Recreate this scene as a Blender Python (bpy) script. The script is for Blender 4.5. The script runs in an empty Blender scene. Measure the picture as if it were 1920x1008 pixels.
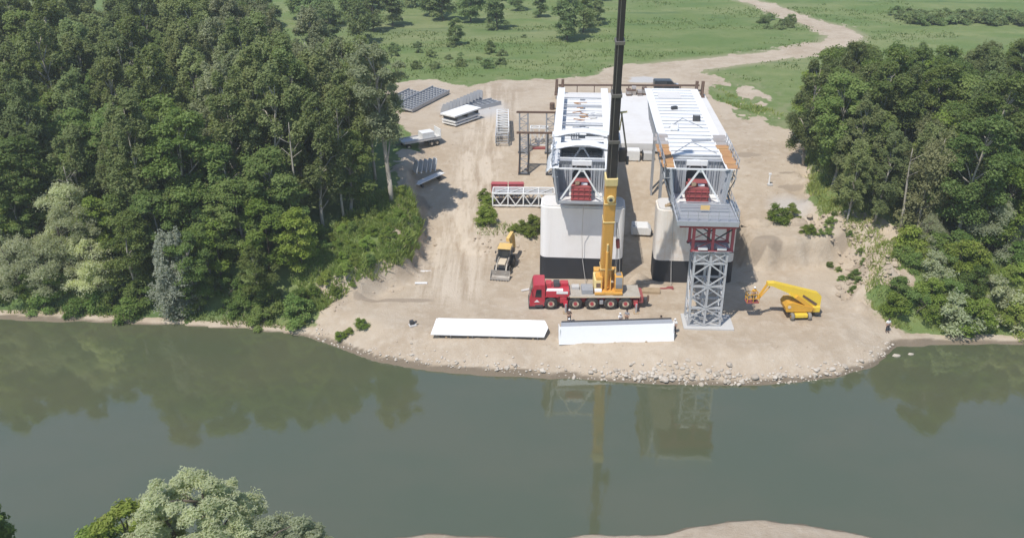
import bpy, bmesh, math, random
import numpy as np
from mathutils import Vector, Matrix, noise as mnoise

random.seed(11)
rng = np.random.default_rng(5)
S = bpy.context.scene
COL = S.collection
rad = math.radians

# ------------------------------------------------------------------ camera
CAM_Z = 51.3
PITCH = math.atan2(824, 1700.0)          # looking down from the drone
cam = bpy.data.cameras.new('camera')
cam.sensor_width = 36.0
cam.lens = 1700.0 / 1920.0 * 36.0
cam.clip_start = 0.5
cam.clip_end = 12000
camo = bpy.data.objects.new('camera', cam)
camo.location = (0, 0, CAM_Z)
camo.rotation_euler = (math.pi / 2 - PITCH, 0, 0)
COL.objects.link(camo)
S.camera = camo

# ------------------------------------------------------------------ light
SUN_DIR = Vector((0.33, 0.44, -1.0)).normalized()     # direction the light travels
sun_el = math.asin(-SUN_DIR.z)
sun_az = math.atan2(-SUN_DIR.x, -SUN_DIR.y)
w = bpy.data.worlds.new('World')
S.world = w
w.use_nodes = True
wn = w.node_tree
bg = wn.nodes['Background']
sky = wn.nodes.new('ShaderNodeTexSky')
sky.sky_type = 'NISHITA'
sky.sun_disc = False
sky.sun_elevation = sun_el
sky.sun_rotation = sun_az
sky.air_density = 1.0
sky.dust_density = 0.3
sky.ozone_density = 2.0
wn.links.new(sky.outputs[0], bg.inputs[0])
bg.inputs[1].default_value = 0.15
sl = bpy.data.lights.new('sun', 'SUN')
sl.energy = 4.2
sl.angle = rad(0.55)
sl.color = (1.0, 0.955, 0.89)
so = bpy.data.objects.new('sun', sl)
so.rotation_euler = SUN_DIR.to_track_quat('-Z', 'Y').to_euler()
so.location = (-40, -60, 140)
COL.objects.link(so)
S.view_settings.view_transform = 'Standard'
S.view_settings.look = 'None'
S.view_settings.gamma = 1
S.view_settings.exposure = 0.1
S.view_settings.use_curve_mapping = False
S.render.resolution_x = 1024
S.render.resolution_y = 537

# ------------------------------------------------------------------ materials
MATS = {}
def new_mat(name):
    m = bpy.data.materials.new(name)
    m.use_nodes = True
    nt = m.node_tree
    nt.nodes.clear()
    out = nt.nodes.new('ShaderNodeOutputMaterial')
    return m, nt, out

def N(nt, t, **kw):
    n = nt.nodes.new(t)
    for k, v in kw.items():
        if k.startswith('i_'):
            n.inputs[k[2:].replace('_', ' ')].default_value = v
        else:
            setattr(n, k, v)
    return n

def mixc(nt, fac, a, b, mode='MIX'):
    n = nt.nodes.new('ShaderNodeMix')
    n.data_type = 'RGBA'
    n.blend_type = mode
    for sock, val in ((0, fac), (6, a), (7, b)):
        if hasattr(val, 'is_output'):
            nt.links.new(val, n.inputs[sock])
        else:
            n.inputs[sock].default_value = val if sock == 0 else (*val[:3], 1)
    return n.outputs[2]

def ramp(nt, src, lo, hi):
    n = nt.nodes.new('ShaderNodeMapRange')
    n.interpolation_type = 'SMOOTHSTEP'
    n.inputs[1].default_value = lo
    n.inputs[2].default_value = hi
    nt.links.new(src, n.inputs[0])
    return n.outputs[0]

def noise_tex(nt, scale, detail=4, rough=0.6, coord='Object', sc=None):
    tc = nt.nodes.new('ShaderNodeTexCoord')
    src = tc.outputs[coord]
    if coord == 'World':
        pass
    n = nt.nodes.new('ShaderNodeTexNoise')
    n.inputs['Scale'].default_value = scale
    n.inputs['Detail'].default_value = detail
    n.inputs['Roughness'].default_value = rough
    if sc:
        mp = nt.nodes.new('ShaderNodeMapping')
        mp.inputs['Scale'].default_value = sc
        nt.links.new(src, mp.inputs[0])
        src = mp.outputs[0]
    nt.links.new(src, n.inputs[0])
    return n.outputs[0]

def noise_pos(nt, scale, detail=4, rough=0.6, sc=None):
    g = nt.nodes.new('ShaderNodeNewGeometry')
    n = nt.nodes.new('ShaderNodeTexNoise')
    n.inputs['Scale'].default_value = scale
    n.inputs['Detail'].default_value = detail
    n.inputs['Roughness'].default_value = rough
    src = g.outputs['Position']
    if sc:
        mp = nt.nodes.new('ShaderNodeMapping')
        mp.inputs['Scale'].default_value = sc
        nt.links.new(src, mp.inputs[0])
        src = mp.outputs[0]
    nt.links.new(src, n.inputs[0])
    return n.outputs[0]

def paint(name, col, dirt=(0.25, 0.2, 0.15), amt=0.35, rough=0.5, metal=0.0, scale=0.9, spec=0.4, streak=True):
    """painted / bare metal or concrete with worn, dirty patches"""
    m, nt, out = new_mat(name)
    p = N(nt, 'ShaderNodeBsdfPrincipled')
    p.inputs['Roughness'].default_value = rough
    p.inputs['Metallic'].default_value = metal
    p.inputs['Specular IOR Level'].default_value = spec
    a = noise_pos(nt, scale, 5, 0.65)
    b = noise_pos(nt, scale * 3.2, 3, 0.6, (1, 1, 0.12) if streak else None)
    f1 = ramp(nt, a, 0.45, 0.8)
    f2 = ramp(nt, b, 0.5, 0.85)
    mx = N(nt, 'ShaderNodeMath', operation='MAXIMUM')
    nt.links.new(f1, mx.inputs[0]); nt.links.new(f2, mx.inputs[1])
    ml = N(nt, 'ShaderNodeMath', operation='MULTIPLY')
    nt.links.new(mx.outputs[0], ml.inputs[0]); ml.inputs[1].default_value = amt
    c = mixc(nt, ml.outputs[0], col, dirt)
    oi = N(nt, 'ShaderNodeObjectInfo')
    hv = N(nt, 'ShaderNodeHueSaturation')
    mr = N(nt, 'ShaderNodeMapRange')
    mr.inputs[3].default_value = 0.93; mr.inputs[4].default_value = 1.07
    nt.links.new(oi.outputs['Random'], mr.inputs[0])
    nt.links.new(mr.outputs[0], hv.inputs['Value'])
    nt.links.new(c, hv.inputs['Color'])
    nt.links.new(hv.outputs[0], p.inputs['Base Color'])
    rr = N(nt, 'ShaderNodeMapRange')
    rr.inputs[3].default_value = rough; rr.inputs[4].default_value = min(1, rough + 0.3)
    nt.links.new(mx.outputs[0], rr.inputs[0])
    nt.links.new(rr.outputs[0], p.inputs['Roughness'])
    nt.links.new(p.outputs[0], out.inputs[0])
    MATS[name] = m
    return m

paint('white_paint', (0.78, 0.775, 0.755), (0.5, 0.47, 0.42), 0.35, 0.55)
paint('white_clean', (0.82, 0.82, 0.81), (0.72, 0.7, 0.66), 0.2, 0.5)
paint('white_sheet', (0.8, 0.8, 0.79), (0.62, 0.59, 0.54), 0.3, 0.6)
paint('floor_white', (0.74, 0.735, 0.72), (0.48, 0.43, 0.36), 0.5, 0.6)
paint('pier_white', (0.79, 0.76, 0.725), (0.6, 0.55, 0.49), 0.4, 0.75, scale=0.35)
paint('pier_stain', (0.77, 0.72, 0.65), (0.58, 0.42, 0.26), 0.8, 0.8, scale=0.4)
paint('bitumen', (0.030, 0.031, 0.036), (0.07, 0.065, 0.06), 0.4, 0.6, scale=0.4)
paint('galvanised', (0.42, 0.43, 0.45), (0.3, 0.29, 0.28), 0.5, 0.5, 0.35)
paint('tower_grey', (0.47, 0.475, 0.48), (0.3, 0.28, 0.26), 0.6, 0.55, 0.15)
paint('box_grey', (0.40, 0.415, 0.44), (0.3, 0.29, 0.28), 0.4, 0.6)
paint('dark_steel', (0.07, 0.072, 0.078), (0.14, 0.11, 0.09), 0.5, 0.5, 0.3)
paint('red_oxide', (0.30, 0.075, 0.07), (0.2, 0.1, 0.08), 0.4, 0.65)
paint('red_steel', (0.42, 0.085, 0.095), (0.3, 0.13, 0.1), 0.4, 0.6)
paint('rust', (0.155, 0.098, 0.07), (0.085, 0.06, 0.05), 0.6, 0.85)
paint('rust_board', (0.42, 0.22, 0.10), (0.55, 0.38, 0.16), 0.8, 0.85, scale=0.7, streak=False)
paint('grey_board', (0.36, 0.33, 0.31), (0.3, 0.22, 0.15), 0.6, 0.85)
paint('timber', (0.40, 0.30, 0.19), (0.24, 0.17, 0.11), 0.6, 0.85)
paint('concrete', (0.50, 0.49, 0.47), (0.36, 0.33, 0.29), 0.5, 0.85, scale=0.4, streak=False)
paint('concrete_pale', (0.66, 0.64, 0.615), (0.5, 0.46, 0.41), 0.45, 0.85, scale=0.3, streak=False)
paint('crane_red', (0.47, 0.035, 0.055), (0.34, 0.2, 0.15), 0.35, 0.35, 0, 1.1, 0.5)
paint('crane_deck', (0.45, 0.41, 0.35), (0.28, 0.24, 0.19), 0.6, 0.7, streak=False)
paint('crane_yellow', (0.70, 0.37, 0.075), (0.45, 0.28, 0.09), 0.4, 0.4, 0, 1.0, 0.5)
paint('crane_cream', (0.74, 0.58, 0.26), (0.5, 0.38, 0.2), 0.4, 0.5)
paint('lift_yellow', (0.80, 0.56, 0.055), (0.5, 0.32, 0.08), 0.3, 0.4, 0, 1.0, 0.5)
paint('lift_orange', (0.70, 0.38, 0.045), (0.4, 0.22, 0.08), 0.4, 0.45)
paint('boom_black', (0.035, 0.03, 0.03), (0.08, 0.065, 0.05), 0.5, 0.4, 0.2)
paint('boom_edge', (0.22, 0.2, 0.18), (0.1, 0.08, 0.07), 0.5, 0.35, 0.5)
paint('tyre', (0.035, 0.034, 0.033), (0.17, 0.145, 0.115), 0.8, 0.9, streak=False, scale=2)
paint('tyre_dusty', (0.23, 0.21, 0.185), (0.14, 0.12, 0.1), 0.6, 0.9, streak=False, scale=2)
paint('rim_cream', (0.66, 0.55, 0.4), (0.4, 0.28, 0.2), 0.4, 0.6)
paint('hub_red', (0.42, 0.06, 0.07), (0.3, 0.2, 0.16), 0.4, 0.5)
paint('loader_yellow', (0.70, 0.47, 0.16), (0.45, 0.33, 0.18), 0.5, 0.5)
paint('bucket_grey', (0.33, 0.30, 0.26), (0.22, 0.16, 0.11), 0.6, 0.6, 0.3)
paint('rope', (0.45, 0.43, 0.40), (0.3, 0.28, 0.26), 0.3, 0.6)
paint('van_dark', (0.035, 0.04, 0.045), (0.12, 0.11, 0.1), 0.3, 0.3, 0, 1, 0.6)
paint('van_silver', (0.5, 0.51, 0.53), (0.4, 0.36, 0.32), 0.3, 0.35, 0.3)
paint('skin', (0.45, 0.28, 0.2), (0.4, 0.24, 0.17), 0.2, 0.6)
paint('cloth_white', (0.78, 0.77, 0.75), (0.6, 0.57, 0.52), 0.3, 0.9)
paint('cloth_dark', (0.04, 0.042, 0.05), (0.09, 0.08, 0.07), 0.3, 0.9)
paint('cloth_grey', (0.3, 0.3, 0.31), (0.2, 0.19, 0.18), 0.3, 0.9)
paint('cloth_brown', (0.16, 0.10, 0.075), (0.22, 0.16, 0.12), 0.3, 0.9)
paint('helmet_white', (0.8, 0.8, 0.78), (0.6, 0.57, 0.5), 0.2, 0.4)
paint('hair_dark', (0.03, 0.022, 0.018), (0.05, 0.035, 0.03), 0.2, 0.7)
paint('plate_yellow', (0.7, 0.47, 0.18), (0.5, 0.35, 0.2), 0.5, 0.6)
paint('tarp_white', (0.76, 0.765, 0.765), (0.6, 0.59, 0.57), 0.4, 0.45, scale=1.5)
paint('tarp_grey', (0.62, 0.63, 0.64), (0.45, 0.44, 0.43), 0.4, 0.45, scale=1.5)
paint('bark_pale', (0.40, 0.36, 0.30), (0.16, 0.13, 0.10), 0.6, 0.9, scale=1.4)
paint('bark_dark', (0.13, 0.105, 0.08), (0.07, 0.055, 0.04), 0.5, 0.9, scale=1.4)

def glass(name, col, rough=0.08):
    m, nt, out = new_mat(name)
    p = N(nt, 'ShaderNodeBsdfPrincipled')
    p.inputs['Base Color'].default_value = (*col, 1)
    p.inputs['Roughness'].default_value = rough
    p.inputs['Specular IOR Level'].default_value = 0.6
    nt.links.new(p.outputs[0], out.inputs[0])
    MATS[name] = m
glass('dark_glass', (0.02, 0.026, 0.03))
glass('cab_glass', (0.22, 0.22, 0.22), 0.15)

def leaf_mat(name, col, col2, dry=(0.2, 0.2, 0.08), trans=0.5, gloss=0.25):
    """leaves: colour differs from leaf to leaf (attribute) and from tree to tree"""
    m, nt, out = new_mat(name)
    at = N(nt, 'ShaderNodeAttribute', attribute_name='tint')
    sep = N(nt, 'ShaderNodeSeparateColor')
    nt.links.new(at.outputs['Color'], sep.inputs[0])
    c = mixc(nt, sep.outputs[0], col, col2)
    d = ramp(nt, sep.outputs[1], 0.9, 1.0)
    c = mixc(nt, d, c, dry)
    oi = N(nt, 'ShaderNodeObjectInfo')
    hv = N(nt, 'ShaderNodeHueSaturation')
    mr = N(nt, 'ShaderNodeMapRange'); mr.inputs[3].default_value = 0.484; mr.inputs[4].default_value = 0.512
    nt.links.new(oi.outputs['Random'], mr.inputs[0]); nt.links.new(mr.outputs[0], hv.inputs['Hue'])
    wn_ = N(nt, 'ShaderNodeTexWhiteNoise', noise_dimensions='1D')
    nt.links.new(oi.outputs['Random'], wn_.inputs['W'])
    mv = N(nt, 'ShaderNodeMapRange'); mv.inputs[3].default_value = 0.86; mv.inputs[4].default_value = 1.36
    nt.links.new(wn_.outputs['Value'], mv.inputs[0]); nt.links.new(mv.outputs[0], hv.inputs['Value'])
    nt.links.new(c, hv.inputs['Color'])
    p = N(nt, 'ShaderNodeBsdfPrincipled')
    p.inputs['Roughness'].default_value = 0.5
    p.inputs['Specular IOR Level'].default_value = gloss
    nt.links.new(hv.outputs[0], p.inputs['Base Color'])
    t = N(nt, 'ShaderNodeBsdfTranslucent')
    tc = mixc(nt, 1.0, hv.outputs[0], (0.95, 1.0, 0.5), 'MULTIPLY')
    nt.links.new(tc, t.inputs[0])
    ms = N(nt, 'ShaderNodeMixShader'); ms.inputs[0].default_value = trans
    nt.links.new(p.outputs[0], ms.inputs[1]); nt.links.new(t.outputs[0], ms.inputs[2])
    nt.links.new(ms.outputs[0], out.inputs[0])
    MATS[name] = m
leaf_mat('leaf_poplar', (0.16, 0.205, 0.072), (0.29, 0.335, 0.145), gloss=0.2)
leaf_mat('leaf_aspen', (0.25, 0.285, 0.15), (0.41, 0.435, 0.265), gloss=0.25)
leaf_mat('leaf_dark', (0.135, 0.2, 0.052), (0.245, 0.31, 0.105), gloss=0.15)
leaf_mat('leaf_bright', (0.185, 0.27, 0.045), (0.32, 0.39, 0.1), gloss=0.15)
leaf_mat('leaf_shrub', (0.14, 0.22, 0.05), (0.25, 0.33, 0.105), gloss=0.15)
leaf_mat('leaf_willow', (0.42, 0.45, 0.3), (0.62, 0.635, 0.47), gloss=0.25, trans=0.62)
leaf_mat('leaf_silver', (0.33, 0.365, 0.285), (0.49, 0.51, 0.42), gloss=0.3)
leaf_mat('leaf_olive', (0.22, 0.24, 0.11), (0.34, 0.35, 0.18), gloss=0.2)
leaf_mat('leaf_grass', (0.2, 0.275, 0.075), (0.35, 0.39, 0.14), dry=(0.48, 0.41, 0.26), gloss=0.1)
leaf_mat('leaf_turf', (0.125, 0.185, 0.056), (0.195, 0.245, 0.092), dry=(0.3, 0.29, 0.16), gloss=0.1)
leaf_mat('leaf_meadow', (0.17, 0.235, 0.09), (0.27, 0.33, 0.145), gloss=0.15)

# ground: one material for every class of ground; masks are corner attributes laid down with the terrain
def ground_mat():
    m, nt, out = new_mat('ground')
    at = N(nt, 'ShaderNodeAttribute', attribute_name='cover')   # r sand, g wet, b dry grass
    sep = N(nt, 'ShaderNodeSeparateColor'); nt.links.new(at.outputs['Color'], sep.inputs[0])
    at2 = N(nt, 'ShaderNodeAttribute', attribute_name='cover2')  # r grey gravel, g tracks, b puddle
    sep2 = N(nt, 'ShaderNodeSeparateColor'); nt.links.new(at2.outputs['Color'], sep2.inputs[0])
    n1 = noise_pos(nt, 0.12, 5, 0.6)
    ns = noise_pos(nt, 0.06, 5, 0.6, (0.45, 2.4, 1))
    n2 = noise_pos(nt, 0.9, 5, 0.65)
    n3 = noise_pos(nt, 5.5, 4, 0.7)
    nm = noise_pos(nt, 0.05, 4, 0.55, (1, 2.2, 1))
    # sand
    s = mixc(nt, ramp(nt, n1, 0.35, 0.68), (0.48, 0.396, 0.298), (0.395, 0.313, 0.226))
    s = mixc(nt, ramp(nt, n2, 0.4, 0.85), s, (0.53, 0.455, 0.36))
    s = mixc(nt, ramp(nt, n3, 0.54, 0.84), s, (0.35, 0.283, 0.212))
    st = noise_pos(nt, 1.0, 4, 0.6, (1.1, 0.05, 1))
    mu0 = N(nt, 'ShaderNodeMath', operation='MULTIPLY'); nt.links.new(ramp(nt, st, 0.46, 0.6), mu0.inputs[0]); nt.links.new(sep2.outputs[1], mu0.inputs[1])
    s = mixc(nt, mu0.outputs[0], s, (0.55, 0.465, 0.365))
    mu1 = N(nt, 'ShaderNodeMath', operation='MULTIPLY'); nt.links.new(ramp(nt, st, 0.47, 0.33), mu1.inputs[0]); nt.links.new(sep2.outputs[1], mu1.inputs[1])
    s = mixc(nt, mu1.outputs[0], s, (0.38, 0.30, 0.22))
    sb = noise_pos(nt, 0.32, 6, 0.7)
    s = mixc(nt, ramp(nt, sb, 0.56, 0.74), s, (0.37, 0.292, 0.21))
    s = mixc(nt, ramp(nt, sep2.outputs[0], 0.2, 0.9), s, (0.50, 0.48, 0.455))
    s = mixc(nt, ramp(nt, sep2.outputs[2], 0.3, 0.7), s, (0.335, 0.272, 0.205))
    # grass
    g = mixc(nt, ramp(nt, nm, 0.36, 0.64), (0.125, 0.185, 0.058), (0.21, 0.24, 0.1))
    g = mixc(nt, ramp(nt, ns, 0.54, 0.68), g, (0.095, 0.15, 0.055))
    g = mixc(nt, ramp(nt, n1, 0.42, 0.72), g, (0.15, 0.2, 0.064))
    g = mixc(nt, ramp(nt, n2, 0.5, 0.78), g, (0.105, 0.155, 0.048))
    g = mixc(nt, ramp(nt, n3, 0.55, 0.8), g, (0.24, 0.26, 0.115))
    g = mixc(nt, ramp(nt, sep.outputs[2], 0.2, 0.9), g, (0.30, 0.28, 0.17))
    # sand mask edge broken up by noise
    ad = N(nt, 'ShaderNodeMath', operation='ADD')
    su = N(nt, 'ShaderNodeMath', operation='SUBTRACT'); su.inputs[1].default_value = 0.5
    nt.links.new(n2, su.inputs[0])
    mu = N(nt, 'ShaderNodeMath', operation='MULTIPLY'); mu.inputs[1].default_value = 0.9
    nt.links.new(su.outputs[0], mu.inputs[0])
    nt.links.new(sep.outputs[0], ad.inputs[0]); nt.links.new(mu.outputs[0], ad.inputs[1])
    f = ramp(nt, ad.outputs[0], 0.4, 0.62)
    c = mixc(nt, f, g, s)
    c = mixc(nt, ramp(nt, sep.outputs[1], 0.25, 0.9), c, (0.20, 0.16, 0.115))
    p = N(nt, 'ShaderNodeBsdfPrincipled')
    p.inputs['Roughness'].default_value = 0.95
    p.inputs['Specular IOR Level'].default_value = 0.12
    nt.links.new(c, p.inputs['Base Color'])
    bmp = N(nt, 'ShaderNodeBump'); bmp.inputs['Strength'].default_value = 0.85; bmp.inputs['Distance'].default_value = 0.12
    hh = N(nt, 'ShaderNodeMath', operation='ADD'); nt.links.new(n2, hh.inputs[0]); nt.links.new(n3, hh.inputs[1])
    nt.links.new(hh.outputs[0], bmp.inputs['Height'])
    nt.links.new(bmp.outputs[0], p.inputs['Normal'])
    nt.links.new(p.outputs[0], out.inputs[0])
    MATS['ground'] = m
ground_mat()

def water_mat():
    m, nt, out = new_mat('water')
    p = N(nt, 'ShaderNodeBsdfPrincipled')
    n0 = noise_pos(nt, 0.06, 4, 0.55, (1, 1.6, 1))
    c = mixc(nt, ramp(nt, n0, 0.35, 0.65), (0.088, 0.101, 0.056), (0.1, 0.106, 0.06))
    nt.links.new(c, p.inputs['Base Color'])
    p.inputs['IOR'].default_value = 2.0
    p.inputs['Roughness'].default_value = 0.05
    n1 = noise_pos(nt, 0.8, 3, 0.55, (1, 0.5, 1))
    b = N(nt, 'ShaderNodeBump'); b.inputs['Strength'].default_value = 0.08; b.inputs['Distance'].default_value = 0.12
    nt.links.new(n1, b.inputs['Height']); nt.links.new(b.outputs[0], p.inputs['Normal'])
    nt.links.new(p.outputs[0], out.inputs[0])
    MATS['water'] = m
water_mat()

def stone_mat():
    m, nt, out = new_mat('stone')
    p = N(nt, 'ShaderNodeBsdfPrincipled'); p.inputs['Roughness'].default_value = 0.9
    oi = N(nt, 'ShaderNodeObjectInfo')
    c = mixc(nt, oi.outputs['Random'], (0.56, 0.50, 0.42), (0.40, 0.34, 0.27))
    n1 = noise_pos(nt, 2.5, 4)
    c = mixc(nt, ramp(nt, n1, 0.5, 0.8), c, (0.3, 0.26, 0.2))
    nt.links.new(c, p.inputs['Base Color']); nt.links.new(p.outputs[0], out.inputs[0])
    MATS['stone'] = m
stone_mat()
paint('clod', (0.43, 0.35, 0.26), (0.24, 0.185, 0.13), 0.7, 0.95, streak=False, scale=1.2)

# ------------------------------------------------------------------ mesh helpers
def link(o, parent=None):
    COL.objects.link(o)
    if parent is not None:
        o.parent = parent
    return o

class MB:
    def __init__(s):
        s.v = []; s.f = []
    def add(s, vs, fs):
        b = len(s.v)
        s.v += [tuple(v) for v in vs]
        s.f += [tuple(i + b for i in f) for f in fs]
    def box(s, c, size, R=None, ch=0.0):
        hx, hy, hz = size[0] / 2, size[1] / 2, size[2] / 2
        c = Vector(c)
        if ch <= 0:
            vs = [Vector((x, y, z)) for z in (-hz, hz) for y in (-hy, hy) for x in (-hx, hx)]
            fs = [(0, 2, 3, 1), (4, 5, 7, 6), (0, 1, 5, 4), (2, 6, 7, 3), (0, 4, 6, 2), (1, 3, 7, 5)]
        else:
            bm = bmesh.new()
            bmesh.ops.create_cube(bm, size=1.0)
            for v in bm.verts:
                v.co = Vector((v.co.x * 2 * hx, v.co.y * 2 * hy, v.co.z * 2 * hz))
            bmesh.ops.bevel(bm, geom=bm.edges[:], offset=min(ch, hx * .9, hy * .9, hz * .9), segments=2, affect='EDGES', profile=0.6)
            bm.verts.index_update()
            vs = [v.co.copy() for v in bm.verts]
            fs = [tuple(v.index for v in f.verts) for f in bm.faces]
            bm.free()
        if R is not None:
            vs = [R @ v for v in vs]
        s.add([v + c for v in vs], fs)
        return s
    def bar(s, p, q, w_, h_=None):
        p = Vector(p); q = Vector(q); h_ = w_ if h_ is None else h_
        R = bar_rot(q - p)
        s.box((p + q) / 2, (w_, h_, (q - p).length), R)
        return s
    def cyl(s, p, q, r0, r1=None, n=10, cap=True):
        p = Vector(p); q = Vector(q); r1 = r0 if r1 is None else r1
        R = bar_rot(q - p)
        vs = []
        for k in range(n):
            a = 2 * math.pi * k / n
            d = R @ Vector((math.cos(a), math.sin(a), 0))
            vs.append(p + d * r0)
        for k in range(n):
            a = 2 * math.pi * k / n
            d = R @ Vector((math.cos(a), math.sin(a), 0))
            vs.append(q + d * r1)
        fs = [(k, (k + 1) % n, n + (k + 1) % n, n + k) for k in range(n)]
        if cap:
            fs += [tuple(range(n - 1, -1, -1)), tuple(range(n, 2 * n))]
        s.add(vs, fs)
        return s
    def tube(s, pts, rs, n=6):
        for i in range(len(pts) - 1):
            s.cyl(pts[i], pts[i + 1], rs[i], rs[i + 1], n, cap=(i in (0, len(pts) - 2)))
        return s
    def prism(s, poly, fn, a, b):
        """poly: 2-D outline; fn(u,v,t)->3-D; extruded from t=a to t=b"""
        n = len(poly)
        vs = [fn(u, v, a) for u, v in poly] + [fn(u, v, b) for u, v in poly]
        fs = [(k, (k + 1) % n, n + (k + 1) % n, n + k) for k in range(n)]
        fs += [tuple(range(n - 1, -1, -1)), tuple(range(n, 2 * n))]
        s.add(vs, fs)
        return s
    def sphere(s, c, r, seg=10, rings=7):
        c = Vector(c); r = r if hasattr(r, '__len__') else (r, r, r)
        vs = [c + Vector((0, 0, r[2]))]
        for i in range(1, rings):
            t = math.pi * i / rings
            for k in range(seg):
                a = 2 * math.pi * k / seg
                vs.append(c + Vector((r[0] * math.sin(t) * math.cos(a), r[1] * math.sin(t) * math.sin(a), r[2] * math.cos(t))))
        vs.append(c - Vector((0, 0, r[2])))
        fs = [(0, 1 + k, 1 + (k + 1) % seg) for k in range(seg)]
        for i in range(rings - 2):
            for k in range(seg):
                a = 1 + i * seg
                fs.append((a + k, a + seg + k, a + seg + (k + 1) % seg, a + (k + 1) % seg))
        b = 1 + (rings - 2) * seg; e = len(vs) - 1
        fs += [(b + k, e, b + (k + 1) % seg) for k in range(seg)]
        s.add(vs, fs)
        return s
    def mesh(s, name, mat, smooth=False):
        me = bpy.data.meshes.new(name)
        me.from_pydata(s.v, [], s.f)
        bm = bmesh.new(); bm.from_mesh(me)
        bmesh.ops.recalc_face_normals(bm, faces=bm.faces[:])
        bm.to_mesh(me); bm.free()
        me.materials.append(MATS[mat])
        if smooth:
            for p in me.polygons: p.use_smooth = True
        return me
    def build(s, name, mat, parent=None, smooth=False):
        return link(bpy.data.objects.new(name, s.mesh(name, mat, smooth)), parent)

def bar_rot(d):
    z = d.normalized()
    up = Vector((0, 0, 1)) if abs(z.z) < 0.95 else Vector((0, 1, 0))
    x = up.cross(z).normalized()
    y = z.cross(x)
    return Matrix((x, y, z)).transposed()

def tag(o, label=None, cat=None, group=None, kind=None):
    if label: o['label'] = label
    if cat: o['category'] = cat
    if group: o['group'] = group
    if kind: o['kind'] = kind
    return o

def thing(name, label, cat, loc=(0, 0, 0), rz=0.0, group=None):
    o = bpy.data.objects.new(name, None)
    o.empty_display_size = 0.3
    o.location = loc
    o.rotation_euler = (0, 0, rz)
    COL.objects.link(o)
    return tag(o, label, cat, group)

UNIT = {}
def unit_mesh(mat, name):
    k = (mat,)
    if k not in UNIT:
        UNIT[k] = MB().box((0, 0, 0), (1, 1, 1)).mesh('bar', mat)
    return UNIT[k]

def piece(name, parent, p, q, w_, h_, mat):
    """one straight bar, plank or member as a part of its own (mesh shared per material)"""
    p = Vector(p); q = Vector(q)
    o = bpy.data.objects.new(name, unit_mesh(mat, name))
    COL.objects.link(o)
    o.parent = parent
    R = bar_rot(q - p).to_4x4()
    o.matrix_local = Matrix.Translation((p + q) / 2) @ R @ Matrix.Diagonal((w_, h_, (q - p).length, 1))
    return o

def block(name, parent, c, size, mat, ch=0.0):
    return MB().box(c, size, None, ch).build(name, mat, parent)

def kids(o):
    return [c for c in bpy.data.objects if c.parent == o]

def copy_tree(o, parent=None):
    c = o.copy(); COL.objects.link(c)
    if parent is not None: c.parent = parent
    for ch in CH.get(o, None) or kids(o):
        copy_tree(ch, c)
    return c
CH = {}
# ------------------------------------------------------------------ terrain
def sst(a, b, x):
    t = np.clip((x - a) / (b - a), 0, 1)
    return t * t * (3 - 2 * t)

_perm = rng.random((256, 256))
def vnoise(x, y):
    xi = np.floor(x).astype(int); yi = np.floor(y).astype(int)
    fx = x - xi; fy = y - yi
    fx = fx * fx * (3 - 2 * fx); fy = fy * fy * (3 - 2 * fy)
    g = lambda a, b: _perm[a % 256, b % 256]
    return (g(xi, yi) * (1 - fx) * (1 - fy) + g(xi + 1, yi) * fx * (1 - fy) + g(xi, yi + 1) * (1 - fx) * fy + g(xi + 1, yi + 1) * fx * fy)
def fbm(x, y, sc, o=4):
    r = 0; a = 0.5; t = 0
    for k in range(o):
        r = r + a * vnoise(x * sc + 17.3 * k, y * sc + 9.1 * k); t += a; a *= 0.5; sc *= 2.03
    return r / t

def seg_dist(x, y, poly, closed=True):
    d = np.full(np.shape(x), 1e9)
    n = len(poly)
    for i in range(n if closed else n - 1):
        ax, ay = poly[i]; bx, by = poly[(i + 1) % n]
        vx, vy = bx - ax, by - ay
        t = np.clip(((x - ax) * vx + (y - ay) * vy) / (vx * vx + vy * vy + 1e-9), 0, 1)
        d = np.minimum(d, np.hypot(x - ax - t * vx, y - ay - t * vy))
    return d
def inside(x, y, poly):
    r = np.zeros(np.shape(x), bool)
    n = len(poly); j = n - 1
    for i in range(n):
        xi, yi = poly[i]; xj, yj = poly[j]
        if yi != yj:
            r ^= ((yi > y) != (yj > y)) & (x < (xj - xi) * (y - yi) / (yj - yi) + xi)
        j = i
    return r
def sdf(x, y, poly):          # positive inside
    d = seg_dist(x, y, poly)
    return np.where(inside(x, y, poly), d, -d)

# plan of the place in metres (x to the right, y away from the drone, water level z = 0)
SHORE = [(-3000, 100), (-120, 97.5), (-75, 93.5), (-59.6, 92.4), (-50, 91.9), (-40.4, 90.9), (-30, 89.9), (-22.8, 88.3), (-18.5, 85.8),
         (-14.9, 83.4), (-9, 81.7), (-3.3, 80.7), (2, 80.2), (7.7, 79.6), (13, 78.9), (18.6, 78.5), (24, 78.5), (29.7, 79.0),
         (34, 80.2), (38.1, 81.9), (40, 83.9), (42.5, 86.6), (47, 86.9), (56.7, 86.8), (75, 86.4), (120, 85), (3000, 80)]
NEAR = [(-3000, 40), (-80, 51), (-30, 53.8), (-12, 55.6), (-7, 56.6), (-4, 56.5), (2, 55.9), (6, 56.6), (9, 56.5), (12.5, 56.7), (15.5, 57.7), (18.5, 58.2), (21, 58.25), (24, 57.7),
        (27.5, 56.8), (31, 55.6), (38, 54.2), (80, 51), (3000, 40)]
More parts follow.
